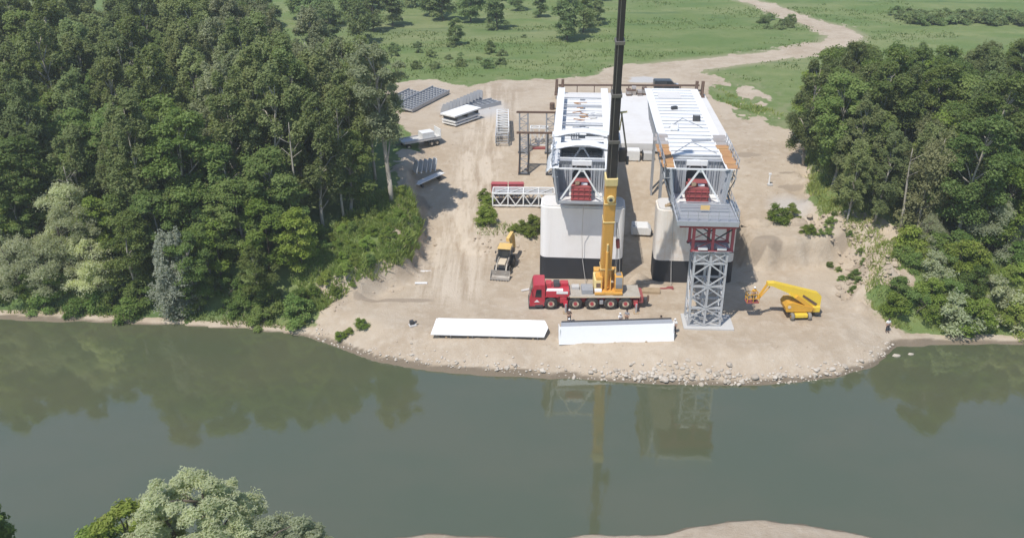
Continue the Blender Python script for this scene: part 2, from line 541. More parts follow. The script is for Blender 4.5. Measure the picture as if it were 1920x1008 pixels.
SAND = [(-22.6, 87.6), (-22.0, 91.5), (-19.5, 94.2), (-16.5, 96.6), (-14.2, 98.9), (-12.6, 101), (-12.2, 104), (-12.0, 107.5), (-12.2, 111), (-13.2, 115),
        (-13.6, 122), (-14.0, 130), (-16.5, 138), (-19.2, 148), (-21.5, 160), (-24.5, 168.5), (-15, 171.5), (-8, 166.5), (-4, 171.5), (0, 172), (8, 171.8), (16, 175.5), (23, 185),
        (30, 185), (38, 178), (43.5, 172), (46.5, 162), (48, 152), (47, 143), (44.5, 133), (42.5, 124), (40.4, 116), (39.4, 110.5),
        (39.8, 107.5), (42.3, 105), (44.6, 102.2), (42.5, 97.5), (39.8, 94), (40.4, 90.5), (42.8, 87.5), (43, 84), (38, 78), (20, 75), (0, 76), (-16, 80)]
PATCH = [(36.6, 162), (38.2, 164.5), (41, 156), (44.5, 149.5), (45.5, 146.3), (42.0, 146.5), (39.2, 151), (36.2, 157)]
ROAD = [(24, 176), (33, 181.5), (44, 186.5), (56, 192), (66, 198), (73.5, 205), (77.5, 213), (77.5, 222), (73, 233), (70.5, 246), (67.5, 256), (62, 268), (52, 288), (40, 312), (30, 330)]
ROAD_W = [5.5, 4.6, 3.6, 3.0, 2.9, 3.2, 3.6, 3.3, 2.7, 2.4, 2.3, 2.3, 2.4, 2.5, 2.5]
PADR = (42.0, 100.0)

def shore_d(x, y):
    d = seg_dist(x, y, SHORE, False)
    yy = np.interp(x, [p[0] for p in SHORE], [p[1] for p in SHORE])
    return np.where(y > yy, d, -d)
def near_d(x, y):
    d = seg_dist(x, y, NEAR, False)
    yy = np.interp(x, [p[0] for p in NEAR], [p[1] for p in NEAR])
    return np.where(y < yy, d, -d)

def height(x, y, full=True):
    x = np.asarray(x, float); y = np.asarray(y, float)
    nlo = fbm(x, y, 0.11, 3) - 0.5
    nmd = fbm(x + 40, y, 0.5, 4) - 0.5
    sd = shore_d(x, y) + 0.9 * nlo + 0.5 * nmd
    nd = near_d(x, y) + 0.6 * nmd
    # the yard and its ramp up to the meadow level
    ramp_ = 6.5 * sst(103, 139, y)
    bench = 1.3 * sst(106.2, 108.4, y + 1.2 * nmd) * (1 - sst(112, 122, y)) * sst(-7.5, -5.5, x) * (1 - sst(3.5, 6, x))
    right = 3.6 * sst(101.2, 103.6, y + 3.2 * nmd - 0.25 * (x - 33)) * (1 - sst(108, 139, y)) * sst(28.2, 30.2, x)
    zs = 1.8 + ramp_ + bench + right + 0.2 * nmd + 0.24 * nlo
    cap = np.where(sd < 0, sd * 0.35, np.minimum(0.30 * sst(0, 0.6, sd) + sd * 0.36, 9))
    cap = cap + np.where(sd > 0, 0.32 * nmd * sst(0, 1.5, sd), 0)
    zp = np.minimum(zs, cap)
    # the wooded terraces left and right
    zt = 0.35 * sst(0, 0.5, sd) + 4.3 * sst(1.2, 8.5, sd) + 3.65 * sst(8, 32, sd) + 0.5 * nlo + 0.25 * nmd
    zt = np.where(sd < 0, sd * 0.35, zt)
    m = sst(-1.9, 1.5, sdf(x, y, SAND) + 2.2 * nlo + 2.4 * nmd)
    m = np.where(y > 140, 1.0, m)
    hi = sst(140, 165, y)
    # gullied earth slopes at the foot of both terraces
    rough = sst(4.5, 1.0, np.abs(sdf(x, y, SAND) + 1.0)) * (y > 91) * (y < 122) * ((x > 37) | (x < -9))
    z = zt * (1 - m) + zp * m
    z = z + rough * (1 + 0.6 * (x > 37)) * (1.9 * (fbm(x + 13, y + 5, 0.42, 4) - 0.5) + 0.9 * (fbm(x, y, 1.2, 3) - 0.5))
    zmead = 8.3 + 1.1 * (fbm(x, y, 0.022, 3) - 0.5) * sst(170, 230, y) + 0.12 * nmd
    z = z * (1 - hi) + zmead * hi
    zn = np.where(nd < 0, nd * 0.3, 0.25 * sst(0, 0.5, nd) + 0.24 * np.minimum(nd, 9) + 0.15 * nmd * sst(0, 1, nd))
    z = np.where(y < 68, zn, z)
    return np.maximum(z, -1.6)

def hz(x, y):
    return float(height(np.array([x]), np.array([y]))[0])

def fine_axis(a, b, st):
    return list(np.arange(a, b, st))
def grow(start, st, end, k):
    r = []; x = start
    while x < end:
        r.append(x); x += st; st *= k
    return r + [end]
xs = np.array([-v for v in grow(96, 1.2, 3500, 1.22)[::-1]] + fine_axis(-95, 98, 0.6) + grow(98.4, 1.2, 3500, 1.22))
ys = np.array([-v for v in grow(-36, 2.5, 400, 1.3)[::-1]] + fine_axis(38, 52, 1.0) + fine_axis(52, 60, 0.35) + fine_axis(60, 76, 1.6) + fine_axis(76, 112, 0.42)
              + fine_axis(112, 150, 0.7) + fine_axis(150, 215, 1.1) + grow(215, 1.3, 7000, 1.07))
XX, YY = np.meshgrid(xs, ys)
ZZ = height(XX, YY)
ZZ = np.where((np.abs(XX) > 120) | (YY > 420), np.where(YY > 120, 8.0, ZZ), ZZ)
# cover masks
nlo = fbm(XX, YY, 0.11, 3) - 0.5
nmd = fbm(XX + 40, YY, 0.5, 4) - 0.5
sdv = shore_d(XX, YY); ndv = near_d(XX, YY)
sand = sst(-1.6, 1.6, sdf(XX, YY, SAND) + 4.0 * nlo + 2.0 * nmd)
patch = sst(-1.5, 1.2, sdf(XX, YY, PATCH) + 3 * nlo + 2 * nmd)
sand = sand * (1 - patch)
grass_yard = sst(-0.02, 0.16, nlo + 0.7 * nmd + 0.012 * (XX - 40) + 0.006 * (YY - 155)) * sst(35, 38, XX) * sst(128, 140, YY)
sand = np.clip(sand - 0.8 * grass_yard, 0, 1)
roadd = np.full(XX.shape, 1e9); rw = np.zeros(XX.shape)
for i in range(len(ROAD) - 1):
    (ax, ay), (bx, by) = ROAD[i], ROAD[i + 1]
    vx, vy = bx - ax, by - ay
    t = np.clip(((XX - ax) * vx + (YY - ay) * vy) / (vx * vx + vy * vy), 0, 1)
    d = np.hypot(XX - ax - t * vx, YY - ay - t * vy) - (ROAD_W[i] * (1 - t) + ROAD_W[i + 1] * t)
    roadd = np.minimum(roadd, d)
road = sst(1.2, -1.0, roadd + 2.0 * nmd)
verge = sst(7, 0, roadd) * sst(0.02, 0.22, nlo + nmd)
beach = sst(1.9, 0.9, sdv + 1.2 * nmd) * (sdv > -6)
sand = np.maximum.reduce([sand, road, 0.75 * verge * (YY > 168), beach * (YY > 70), sst(-1, 0, ndv) * sst(7, 4, ndv + 4 * nlo)])
slope_r = sst(-6.5, -4.5, sdf(XX, YY, SAND) + 3.5 * nmd) * (XX > 36) * (YY < 108.5) * (YY > 93)
slope_l = sst(-3.6, -2.4, sdf(XX, YY, SAND) + 4.5 * nmd + 2 * nlo) * (XX < -10) * (YY < 130) * (YY > 92)
sand = np.clip(np.maximum(sand, np.maximum(0.95 * slope_r, 0.8 * slope_l)), 0, 1)
spots = sst(0.16, 0.3, fbm(XX + 90, YY * 1.6, 0.06, 4) - 0.36) * sst(150, 190, YY) * 0.0
wet = np.maximum(sst(0.75, 0.15, sdv + 1.0 * nmd) * (YY > 70), sst(0.7, 0.0, ndv) * (YY < 70))
dry = sst(0.02, 0.22, fbm(XX, YY * 2.0, 0.03, 4) - 0.47) * (YY > 150) * 0.38
dry = np.maximum(dry, sst(5, 0, roadd) * 0.7)
dry = np.maximum(dry, sst(-9, -1, sdf(XX, YY, SAND)) * 0.5 * sst(-0.1, 0.2, nmd))
grey = sst(8, 2, np.hypot((XX + 6.5) / 1.2, (YY - 152) / 1.3)) * 0.8 + sst(7, 1, np.hypot(XX - 4, (YY - 93) * 1.5)) * 0.45
grey = np.maximum(grey, 0.6 * sst(6, 1, np.hypot(XX - 37, (YY - 112) * 0.9)))
rc = -6.2 + 0.045 * (YY - 100) + 1.2 * np.sin(YY * 0.05)
grey = np.maximum(grey, 1.0 * sst(1.2, 0.7, np.hypot((XX - 25.0) / 3.2, (YY - 171) / 2.6) + nmd))
trk = sst(5.2, 2.2, np.abs(XX - rc) + 2.5 * nlo) * sst(90, 97, YY) * sst(172, 160, YY)
pud = np.zeros(XX.shape)
for (cx, cy, rx, ry) in ((35.5, 128, 2.4, 1.5), (34.6, 125.6, 1.4, .7), (31.5, 103.2, 3.4, 1.4), (38.5, 117.5, 1.8, .7), (38.6, 122, 2.2, .6), (41.5, 104.5, 1.6, .5), (40.3, 102.2, 1.1, .6), (43.2, 101.5, 1.3, .5), (38.2, 106.2, 1.8, .5), (36, 107.3, 1.5, .4), (42.3, 98.6, .8, .9), (-12.6, 118, 1.5, 3), (16.2, 97.4, 2.5, 1.2), (-15.2, 93.8, 4, .5),
                         (1.5, 118.5, 2.0, .5), (14.3, 110.5, 1.6, .5)):
    pud = np.maximum(pud, sst(1.25, 0.6, np.hypot((XX - cx) / rx, (YY - cy) / ry) + 1.2 * nmd + 2.0 * nlo))

ny_, nx_ = XX.shape
idx = np.arange(ny_ * nx_).reshape(ny_, nx_)
quads = np.stack([idx[:-1, :-1], idx[:-1, 1:], idx[1:, 1:], idx[1:, :-1]], -1).reshape(-1, 4)
def cell(a): return (0.25 * (a[:-1, :-1] + a[:-1, 1:] + a[1:, 1:] + a[1:, :-1])).reshape(-1)
cx_, cy_, csd, cnd = cell(XX), cell(YY), cell(sdv), cell(ndv)
csand, croad = cell(sand), cell(road)
cls = np.full(len(quads), 0)
cls[(cy_ > 138)] = 1                                   # meadow
cls[(csand > 0.5) & (cy_ > 70)] = 2                    # sandy yard
cls[(croad > 0.5)] = 3                                 # dirt road
cls[(csd < 0) & (cy_ > 66) & (cy_ < 110)] = 4          # river bed
cls[(cy_ <= 66)] = 5                                   # near bank
vx, vy, vz = XX.ravel(), YY.ravel(), ZZ.ravel()
cov = np.stack([sand, wet, dry, np.ones_like(sand)], -1).reshape(-1, 4)
cov2 = np.stack([np.clip(grey, 0, 1), trk, pud, np.ones_like(sand)], -1).reshape(-1, 4)

def np_mesh(name, V, F, mat, attrs=None, smooth=True):
    me = bpy.data.meshes.new(name)
    k = F.shape[1]
    me.vertices.add(len(V)); me.vertices.foreach_set('co', np.ascontiguousarray(V, np.float32).ravel())
    me.loops.add(F.size); me.loops.foreach_set('vertex_index', np.ascontiguousarray(F, np.int32).ravel())
    me.polygons.add(len(F)); me.polygons.foreach_set('loop_start', np.arange(0, F.size, k, dtype=np.int32))
    if attrs:
        for an, av in attrs.items():
            a = me.color_attributes.new(an, 'FLOAT_COLOR', 'POINT')
            a.data.foreach_set('color', np.ascontiguousarray(av, np.float32).ravel())
    me.update(calc_edges=True)
    me.polygons.foreach_set('use_smooth', np.full(len(F), smooth))
    me.materials.append(MATS[mat])
    me.validate()
    return me

# one normal field for all classes, so no seam shows where two classes meet
for c, nm in enumerate(('woodland_ground', 'meadow', 'sandy_ground', 'dirt_road', 'riverbed', 'near_bank')):
    q = quads[cls == c]
    if not len(q): continue
    u, inv = np.unique(q.ravel(), return_inverse=True)
    me = np_mesh(nm, np.stack([vx[u], vy[u], vz[u]], -1), inv.reshape(-1, 4), 'ground', {'cover': cov[u], 'cover2': cov2[u]})
    o = link(bpy.data.objects.new(nm, me)); tag(o, kind='structure')

# river: a sheet at z = 0
wxs = np.array([-3000, -600, -200, -100, -50, 0, 50, 100, 200, 600, 3000.]); wys = np.array([20, 45, 60, 75, 90, 110.])
WX, WY = np.meshgrid(wxs, wys)
wi = np.arange(WX.size).reshape(WX.shape)
wq = np.stack([wi[:-1, :-1], wi[:-1, 1:], wi[1:, 1:], wi[1:, :-1]], -1).reshape(-1, 4)
o = link(bpy.data.objects.new('river', np_mesh('river', np.stack([WX.ravel(), WY.ravel(), np.zeros(WX.size)], -1), wq, 'water')))
tag(o, kind='structure')
# ------------------------------------------------------------------ piers
def rrect(hx, hy, r, n=5):
    pts = []
    for cx, cy, a0 in ((hx - r, hy - r, 0), (-hx + r, hy - r, 90), (-hx + r, -hy + r, 180), (hx - r, -hy + r, 270)):
        for k in range(n + 1):
            a = rad(a0 + 90 * k / n)
            pts.append((cx + r * math.cos(a), cy + r * math.sin(a)))
    return pts

def pier(loc, rz, label, mat, hw=5.0):
    t = thing('bridge_pier', label, 'pier', loc, rz, 'concrete bridge piers')
    P = rrect(hw, 1.9, 0.8)
    up = lambda u, v, z: Vector((u, v, z))
    MB().prism(P, up, 2.86, 9.3).build('shaft', mat, t)
    P2 = rrect(hw + .015, 1.915, 0.8)
    MB().prism(P2, up, -1.2, 2.87).build('bitumen_coating', 'bitumen', t)
    MB().prism(rrect(hw - .2, 1.7, 0.7), up, 9.3, 9.52).build('bearing_shelf', 'concrete_pale', t)
    for sx in (-1, 1):
        for k in (0.6, 2.3):
            block('bearing_block', t, (sx * k, -0.2, 9.52 + 0.28), (0.9, 1.1, 0.56), 'dark_steel', 0.03)
    return t
PA = pier((8.5, 101.1, 1.8), rad(-4.2), 'left white concrete bridge pier with black lower band, behind the mobile crane', 'pier_white')
PB = pier((21.95, 100.2, 1.8), rad(-3.4), 'right stained concrete bridge pier with black lower band, behind the lattice tower', 'pier_stain', 4.75)
# jacking stacks that carry the right girder
for sx in (-2.2, 2.2):
    t = thing('jacking_stack', 'grey steel jacking stack on top of the right pier, %s side' % ('left' if sx < 0 else 'right'), 'support', (22.2 + sx, 99.9, 11.32), rad(-3.4), 'jacking stacks on the right pier')
    for k in range(4):
        block('packing_plate', t, (0, 0, 0.4 + 0.8 * k), (1.2 - 0.06 * k, 1.4, 0.76), 'galvanised' if k % 2 else 'dark_steel', 0.03)
t = thing('timber_pile', 'small pile of yellowish timber offcuts on the left end of the right pier top', 'timber', (18.55, 99.6, 11.32), 0.2)
for k in range(7):
    a = rng.uniform(-0.5, 0.5); z = 0.06 + 0.11 * (k // 3)
    piece('plank', t, (-0.6 + 0.1 * k, -0.3 + 0.25 * (k % 3), z), (0.5 + 0.05 * k, -0.2 + 0.25 * (k % 3) + a * 0.3, z), 0.2, 0.09, 'timber')

# ------------------------------------------------------------------ box girders
def girder(loc, psi, L, label, covered, H=4.2, wt=3.6, wb=2.6, wi=3.1):
    t = thing('box_girder', label, 'bridge girder', loc, -psi, 'steel box girders of the new bridge')
    fl = lambda y0, y1, u0, u1, z0, z1: ((u0 + u1) / 2, (y0 + y1) / 2, (z0 + z1) / 2)
    block('bottom_plate', t, (0, L / 2, 0.04), (2 * wb + 0.3, L, 0.08), 'floor_white')
    for s in (-1, 1):
        prof = [(s * wb, 0.08), (s * (wb + 0.06), 0.08), (s * (wi + 0.06), H), (s * wi, H)]
        wmb = MB().prism(prof, lambda u, v, y: Vector((u, y, v)), 0.0, L)
        web = wmb.build('web', 'box_grey', t)
        block('top_flange', t, (s * (wi + 0.03), L / 2, H + 0.025), (1.0, L, 0.05), 'white_paint')
        k = 0
        y = 0.25
        while y < L:
            p0 = (s * (wb - 0.06), y, 0.12); p1 = (s * (wi - 0.06), y, H - 0.03)
            piece('web_stiffener', web, p0, p1, 0.16, 0.05, 'box_grey')
            if s < 0 or y < 3:
                piece('web_stiffener', web, (s * (wb + 0.15), y, 0.12), (s * (wi + 0.15), y, H - 0.03), 0.2, 0.06, 'box_grey')
            y += 0.75 if y < 3 else 1.5
        for hh in (0.3, 0.62):
            u = wb + (wi - wb) * hh
            piece('web_stringer', web, (s * (u - 0.07), 3.6, 0.08 + hh * H), (s * (u - 0.07), L, 0.08 + hh * H), 0.14, 0.04, 'box_grey')
    # transverse ribs and stringers on the floor
    y = 3.9; i = 0
    while y < L - 0.3:
        piece('floor_rib', t, (-wb + 0.05, y, 0.19), (wb - 0.05, y, 0.19), 0.05, 0.22, 'galvanised' if i % 3 == 0 else 'floor_white')
        y += 0.95; i += 1
    for u in (-1.3, 0.0, 1.3):
        piece('floor_stringer', t, (u, 3.7, 0.16), (u, L, 0.16), 0.06, 0.14, 'floor_white')
    # cross frames: a strut at the top and two diagonals down from its middle
    fy = [0.35, 4.0, 8.4, 12.8, 17.2, 21.6, 26.0, 30.4]
    for j, y in enumerate(v for v in fy if v < L - 1):
        f = piece('cross_strut', t, (-wi, y, H - 0.12), (wi, y, H - 0.12), 0.16, 0.16, 'white_paint' if j < 2 else ('galvanised' if not covered else 'white_paint'))
        m_ = 'white_paint' if j < 3 else 'galvanised'
        for s in ((-1, 1) if j < 3 else ()):
            piece('cross_brace', t, (s * 0.12, y + 0.02, H - 0.2), (s * (wb - 0.25), y + 0.02, 0.35), 0.17, 0.17, m_)
        block('gusset', t, (0, y + 0.05, H - 0.28), (0.75, 0.06, 0.42), m_)
    if not covered:
        y = 13.6
        while y < L - 0.5:
            Ln = min(1.4, L - 0.2 - y)
            block('floor_panel', t, (0, y + Ln / 2, H - 1.35), (2 * wi - 0.5, Ln - 0.1, 0.06), 'white_sheet')
            piece('panel_joist', t, (-wi + 0.3, y - 0.05, H - 1.36), (wi - 0.3, y - 0.05, H - 1.36), 0.1, 0.16, 'galvanised')
            y += 1.45
        y = 15.2
        while y < L - 0.4:
            piece('top_tie', t, (-wi, y, H - 0.02), (wi, y, H - 0.02), 0.06, 0.06, 'white_paint')
            y += 2.9
    # end diaphragm with its doorway and upright ribs
    yd = 3.5
    for s in (-1, 1):
        prof = [(s * 1.15, 0.1), (s * (wb - 0.02), 0.1), (s * (wi - 0.02), H - 0.25), (s * 1.15, H - 0.25)]
        d = MB().prism(prof, lambda u, v, y_: Vector((u, y_, v)), yd, yd + 0.05).build('diaphragm_plate', 'box_grey', t)
        for u in (1.22, 1.58, 1.8, 2.15, 2.4):
            piece('diaphragm_rib', d, (s * u, yd - 0.09, 0.12), (s * u * 1.02, yd - 0.09, H - 0.3), 0.06, 0.18, 'galvanised' if u in (1.58, 2.15) else 'box_grey')
        piece('diaphragm_edge', d, (s * 1.15, yd - 0.06, H - 0.2), (s * (wi - 0.1), yd - 0.06, H - 0.2), 0.3, 0.14, 'box_grey')
    block('door_lintel', t, (0, yd - 0.1, H - 0.45), (2.3, 0.35, 0.6), 'white_paint', 0.03)
    block('doorway_shade', t, (0, yd + 0.5, 1.9), (2.26, 0.06, 3.0), 'dark_steel')  # dark sheet stands in for the shade inside the open doorway
    for u in (-1.15, 1.15):
        piece('door_jamb', t, (u, yd - 0.12, 0.1), (u, yd - 0.12, H - 0.75), 0.12, 0.3, 'box_grey')
    # red oxide launching block standing in the doorway
    z0 = 0.08
    rb = block('launching_block', t, (0, 1.55, 1.0), (2.3, 2.0, 1.7), 'red_oxide', 0.04)
    for z in (0.35, 0.9, 1.45):
        piece('block_flange', rb, (-1.2, 0.52, z), (1.2, 0.52, z), 0.16, 0.07, 'red_steel')
    for u in (-0.95, -0.32, 0.32, 0.95):
        piece('block_rib', rb, (u, 0.49, 0.2), (u, 0.49, 1.8), 0.07, 0.12, 'red_oxide')
    block('block_cap', t, (0.05, 2.0, 2.02), (2.0, 1.3, 0.28), 'red_oxide', 0.03)
    block('jack_body', t, (-0.45, 1.3, 2.02), (0.5, 0.5, 0.3), 'timber', 0.05)
    block('jack_body', t, (0.35, 1.2, 1.98), (0.7, 0.35, 0.22), 'white_paint', 0.05)
    piece('sill_beam', t, (-wb - 0.1, 0.05, 0.14), (wb + 0.1, 0.05, 0.14), 0.2, 0.28, 'galvanised')
    for s in (-1, 1):
        piece('end_post', t, (s * (wb + 0.1), -0.06, 0.1), (s * (wi + 0.1), -0.06, H), 0.22, 0.16, 'galvanised')
    if covered:
        y = 4.35; i = 0
        while y < L - 1.0:
            Ln = min(1.4, L - y)
            block('deck_panel', t, (0, y + Ln / 2, H + 0.05 + 0.02 * rng.random()), (2 * 2.62, Ln - 0.16, 0.06), 'white_sheet' if i % 4 else 'floor_white')
            piece('deck_rib', t, (-2.62, y - 0.07, H + 0.06), (2.62, y - 0.07, H + 0.06), 0.14, 0.2, 'galvanised')
            y += 1.45; i += 1
        for yy, hw in ((7.0, 2.3), (16.5, 2.0)):
            for s in (-1, 1):
                piece('plan_brace', t, (0, yy + 1.9, H + 0.14), (s * hw, yy - 2.0, H + 0.14), 0.08, 0.08, 'galvanised')
    return t
GA = girder((7.9, 97.0, 12.6), rad(4.2), 35.5, 'left open-topped white steel box girder with arched tarpaulins, resting on the left pier', False)
GB = girder((20.05, 91.0, 14.7), rad(3.4), 33.0, 'right steel box girder closed with white deck panels, reaching forward to the lattice tower', True)

# ---- things lying on or hung from the girders
def arch_tarp(v0, dv, lift, label):
    t = thing('tarpaulin', label, 'tarpaulin', GA.location, GA.rotation_euler.z, 'white arched tarpaulins over the left girder')
    n, k = 18, 4
    vs = []
    for i in range(n + 1):
        u = -3.75 + 7.5 * i / n
        for j in range(k + 1):
            q = j / k
            z = 4.27 + lift * math.cos(math.pi * u / 8.0) ** 1.4 + 0.28 * math.sin(math.pi * q) + 0.04 * math.sin(i * 1.9 + j)
            vs.append((u, v0 + dv * (q - 0.5) + 0.25 * (u / 3.75) ** 2, z))
    fs = [(i * (k + 1) + j, (i + 1) * (k + 1) + j, (i + 1) * (k + 1) + j + 1, i * (k + 1) + j + 1) for i in range(n) for j in range(k)]
    m = MB(); m.add(vs, fs)
    o = m.build('sheet', 'tarp_white', t, True)
    o.modifiers.new('thick', 'SOLIDIFY').thickness = 0.03
    for q in (-0.5, 0.5):
        pts = [(-3.75 + 7.5 * i / 10, v0 + dv * q + 0.25 * ((-3.75 + 7.5 * i / 10) / 3.75) ** 2, 4.22 + lift * math.cos(math.pi * (-3.75 + 7.5 * i / 10) / 8.0) ** 1.4) for i in range(11)]
        MB().tube(pts, [0.05] * 11).build('hoop', 'galvanised', t)
    return t
arch_tarp(7.0, 1.7, 0.75, 'nearer of two white tarpaulins arched over the left girder, above a dark opening')
arch_tarp(12.2, 2.0, 0.7, 'farther of two white tarpaulins arched over the left girder')
t = thing('side_sheet', 'crumpled translucent sheet draped over the left edge of the left girder', 'tarpaulin', GA.location, GA.rotation_euler.z)
m = MB(); vs = []
n, k = 14, 7
for i in range(n + 1):
    for j in range(k + 1):
        v = 0.6 + 5.2 * i / n; q = j / k
        vs.append((-2.75 - 1.35 * q - 0.12 * math.sin(i * 2.1 + j), v, 4.55 - 0.25 * q - 1.9 * max(0, q - 0.45) ** 1.2 + 0.09 * math.sin(i * 1.3 + 2 * j)))
m.add(vs, [(i * (k + 1) + j, (i + 1) * (k + 1) + j, (i + 1) * (k + 1) + j + 1, i * (k + 1) + j + 1) for i in range(n) for j in range(k)])
o = m.build('sheet', 'tarp_grey', t, True); o.modifiers.new('thick', 'SOLIDIFY').thickness = 0.03

for s, lab in ((-1, 'rust-coloured plywood walkway along the left edge of the right girder'), (1, 'rust-coloured plywood walkway along the right edge of the right girder')):
    t = thing('plywood_walkway', lab, 'walkway', GB.location, GB.rotation_euler.z, 'plywood walkways on the right girder')
    y = 0.15
    for i in range(9):
        ln = 1.3
        b = block('board', t, (s * 3.42, y + ln / 2, 4.30 + 0.02 * (i % 2)), (1.25 + 0.1 * (i % 3), ln - 0.04, 0.05), 'rust_board' if i < 6 else 'grey_board')
        b.rotation_euler.z = rng.uniform(-0.02, 0.02)
        y += ln
    for i in range(5):
        piece('ledger', t, (s * 2.9, 0.5 + 2.4 * i, 4.24), (s * 4.05, 0.5 + 2.4 * i, 4.24), 0.09, 0.05, 'rust')
t = thing('worker_kit', 'small dark tool box left on the white deck of the right girder', 'tool box', GB.matrix_basis @ Vector((-0.6, 22.5, 4.3)), 0.3)
block('chest', t, (0, 0, 0.2), (0.8, 0.4, 0.4), 'dark_steel', 0.04); piece('handle', t, (-0.25, 0, 0.46), (0.25, 0, 0.46), 0.05, 0.04, 'galvanised')
t = thing('grey_sheet', 'flat pale grey sheet lying on the far end of the right girder', 'sheet', GB.matrix_basis @ Vector((-0.6, 29.2, 4.32)), GB.rotation_euler.z)
block('panel', t, (0, 0, 0.03), (3.0, 3.2, 0.05), 'concrete_pale')
t = thing('timber_scatter', 'rusty timber offcuts scattered on the white floor of the left girder', 'timber', GA.matrix_basis @ Vector((0, 22, 4.25)), GA.rotation_euler.z)
for k in range(12):
    u = rng.uniform(-1.0, 0.4); v = rng.uniform(-3.5, 6.5); a = rng.uniform(-0.4, 0.4)
    piece('offcut', t, (u - 0.4, v - a, 0.05), (u + 0.4 + rng.random() * 0.5, v + a, 0.05), 0.22, 0.06, 'rust_board')

for g, nm, sides in ((GA, 'left', (-1, 1)), (GB, 'right', (-1, 1))):
    for sd in sides:
        t = thing('side_scaffold', 'grey scaffold with railings along the %s side of the %s girder near its front end' % ('left' if sd < 0 else 'right', nm), 'scaffold', g.location, g.rotation_euler.z, 'side scaffolds of the girders')
        u0 = 3.3 if g is GA else 3.75
        for k in range(8):
            y = 0.2 + 1.25 * k
            piece('standard', t, (sd * (u0 - .15), y, 2.2), (sd * (u0 + .2), y, 5.35), 0.07, 0.07, 'galvanised')
            piece('bracket', t, (sd * 2.85, y, 1.0), (sd * (u0 - .05), y, 3.0), 0.09, 0.09, 'dark_steel')
            piece('transom', t, (sd * (u0 - .6), y, 3.1), (sd * (u0 + .15), y, 3.1), 0.07, 0.07, 'galvanised')
        for z in (3.15, 4.75, 5.3):
            piece('ledger', t, (sd * (u0 + (.0 if z < 4 else .15)), 0.0, z), (sd * (u0 + (.0 if z < 4 else .15)), 9.2, z), 0.06, 0.06, 'galvanised')
        for k in range(4):
            piece('diagonal', t, (sd * (u0 + .02), 0.2 + 2.5 * k, 3.15), (sd * (u0 + .14), 1.45 + 2.5 * k, 4.75), 0.05, 0.05, 'tower_grey')
gear = [('left', GA, 'blue-grey gas bottle rack', -0.9, 14.6, 2.95), ('left', GA, 'dark generator box', 1.0, 16.8, 2.95), ('left', GA, 'grey pipe bundle', -0.2, 19.6, 2.95), ('left', GA, 'small white crate', 1.4, 24.5, 2.95),
        ('right', GB, 'grey pipe bundle', 1.2, 9.5, 4.32), ('right', GB, 'small white crate', -1.5, 13.5, 4.32), ('right', GB, 'dark generator box', 1.6, 17.5, 4.32)]
for side, g, what, u, v, z in gear:
    t = thing(what.split(' ', 1)[1].replace(' ', '_'), '%s standing on the %s girder deck' % (what, side), what.split(' ', 1)[1], g.matrix_basis @ Vector((u, v, z)), g.rotation_euler.z + rng.uniform(-.4, .4), 'loose gear on the girder decks')
    if 'pipe' in what:
        for k in range(5): piece('pipe', t, (-1.1, -0.24 + .12 * k, 0.07), (1.1, -0.22 + .12 * k, 0.07), 0.1, 0.1, 'galvanised')
    elif 'rack' in what:
        for k in range(4): MB().cyl((-.45 + .3 * k, 0, 0.05), (-.45 + .3 * k, 0, 0.8), .11, .1, 8).build('bottle', 'box_grey', t)
        piece('frame_rail', t, (-.65, -.15, .6), (.65, -.15, .6), .05, .05, 'dark_steel')
    else:
        block('case', t, (0, 0, .32), (.9, .6, .64), 'dark_steel' if 'dark' in what else 'white_paint', .05); piece('lid_bar', t, (-.3, 0, .67), (.3, 0, .67), .06, .06, 'galvanised')
        for q in (-.3, .3): piece('skid', t, (q, -.3, .03), (q, .3, .03), .08, .06, 'timber')
# cables hanging down the two piers
def cable(label, pts):
    o = MB().tube([Vector(p) for p in pts], [0.035] * len(pts), 5).build('hanging_cable', 'rope'); tag(o, label, 'cable', 'cables hanging down the piers')
cable('thin pale cable hanging down the middle of the left pier', [(8.3, 97.0, 12.6), (8.25, 97.6, 11.5), (8.3, 98.6, 8), (8.5, 98.8, 4.6), (8.9, 97.6, 2.0)])
cable('thin pale cable hanging down the left end of the right pier', [(18.9, 98.25, 11.4), (18.95, 98.1, 8), (19.1, 98.05, 4), (19.15, 97.5, 1.85)])

# ------------------------------------------------------------------ front platform, red trestle, lattice tower
t = thing('work_platform', 'grey steel work platform with railings at the front of the right girder', 'platform', GB.matrix_basis @ Vector((0.4, 0, 0)), GB.rotation_euler.z)
for i in range(6):
    block('floor_plate', t, (0, -0.45 - 0.86 * i, 0.35 - 0.0 * i), (5.9 + 0.03 * i, 0.82, 0.06), 'galvanised')
for s in (-1, 1):
    piece('edge_beam', t, (s * 3.12, 3.2, 0.35), (s * 3.12, -5.2, 0.3), 0.14, 0.22, 'box_grey')
    for i in range(7):
        y = 3.0 - 1.3 * i
        piece('rail_post', t, (s * 3.12, y, 0.4), (s * 3.14, y, 1.55), 0.06, 0.06, 'galvanised')
    for z in (1.0, 1.5):
        piece('side_rail', t, (s * 3.12, 3.0, z), (s * 3.12, -5.0, z), 0.05, 0.05, 'galvanised')
for z, y in ((0.75, -0.7), (0.75, -1.6), (0.7, -2.6), (1.2, -2.6)):
    piece('cross_rail', t, (-2.5, y, z), (2.5, y, z), 0.08, 0.1, 'galvanised')
for u in (-2.5, 2.5):
    piece('rail_post', t, (u, -1.6, 0.4), (u, -1.6, 0.8), 0.06, 0.06, 'galvanised')
    piece('rail_post', t, (u, -2.6, 0.4), (u, -2.6, 1.2), 0.06, 0.06, 'galvanised')
for z in (0.95, 1.5):
    piece('front_rail', t, (-3.12, -5.05, z), (3.12, -5.05, z), 0.05, 0.05, 'galvanised')
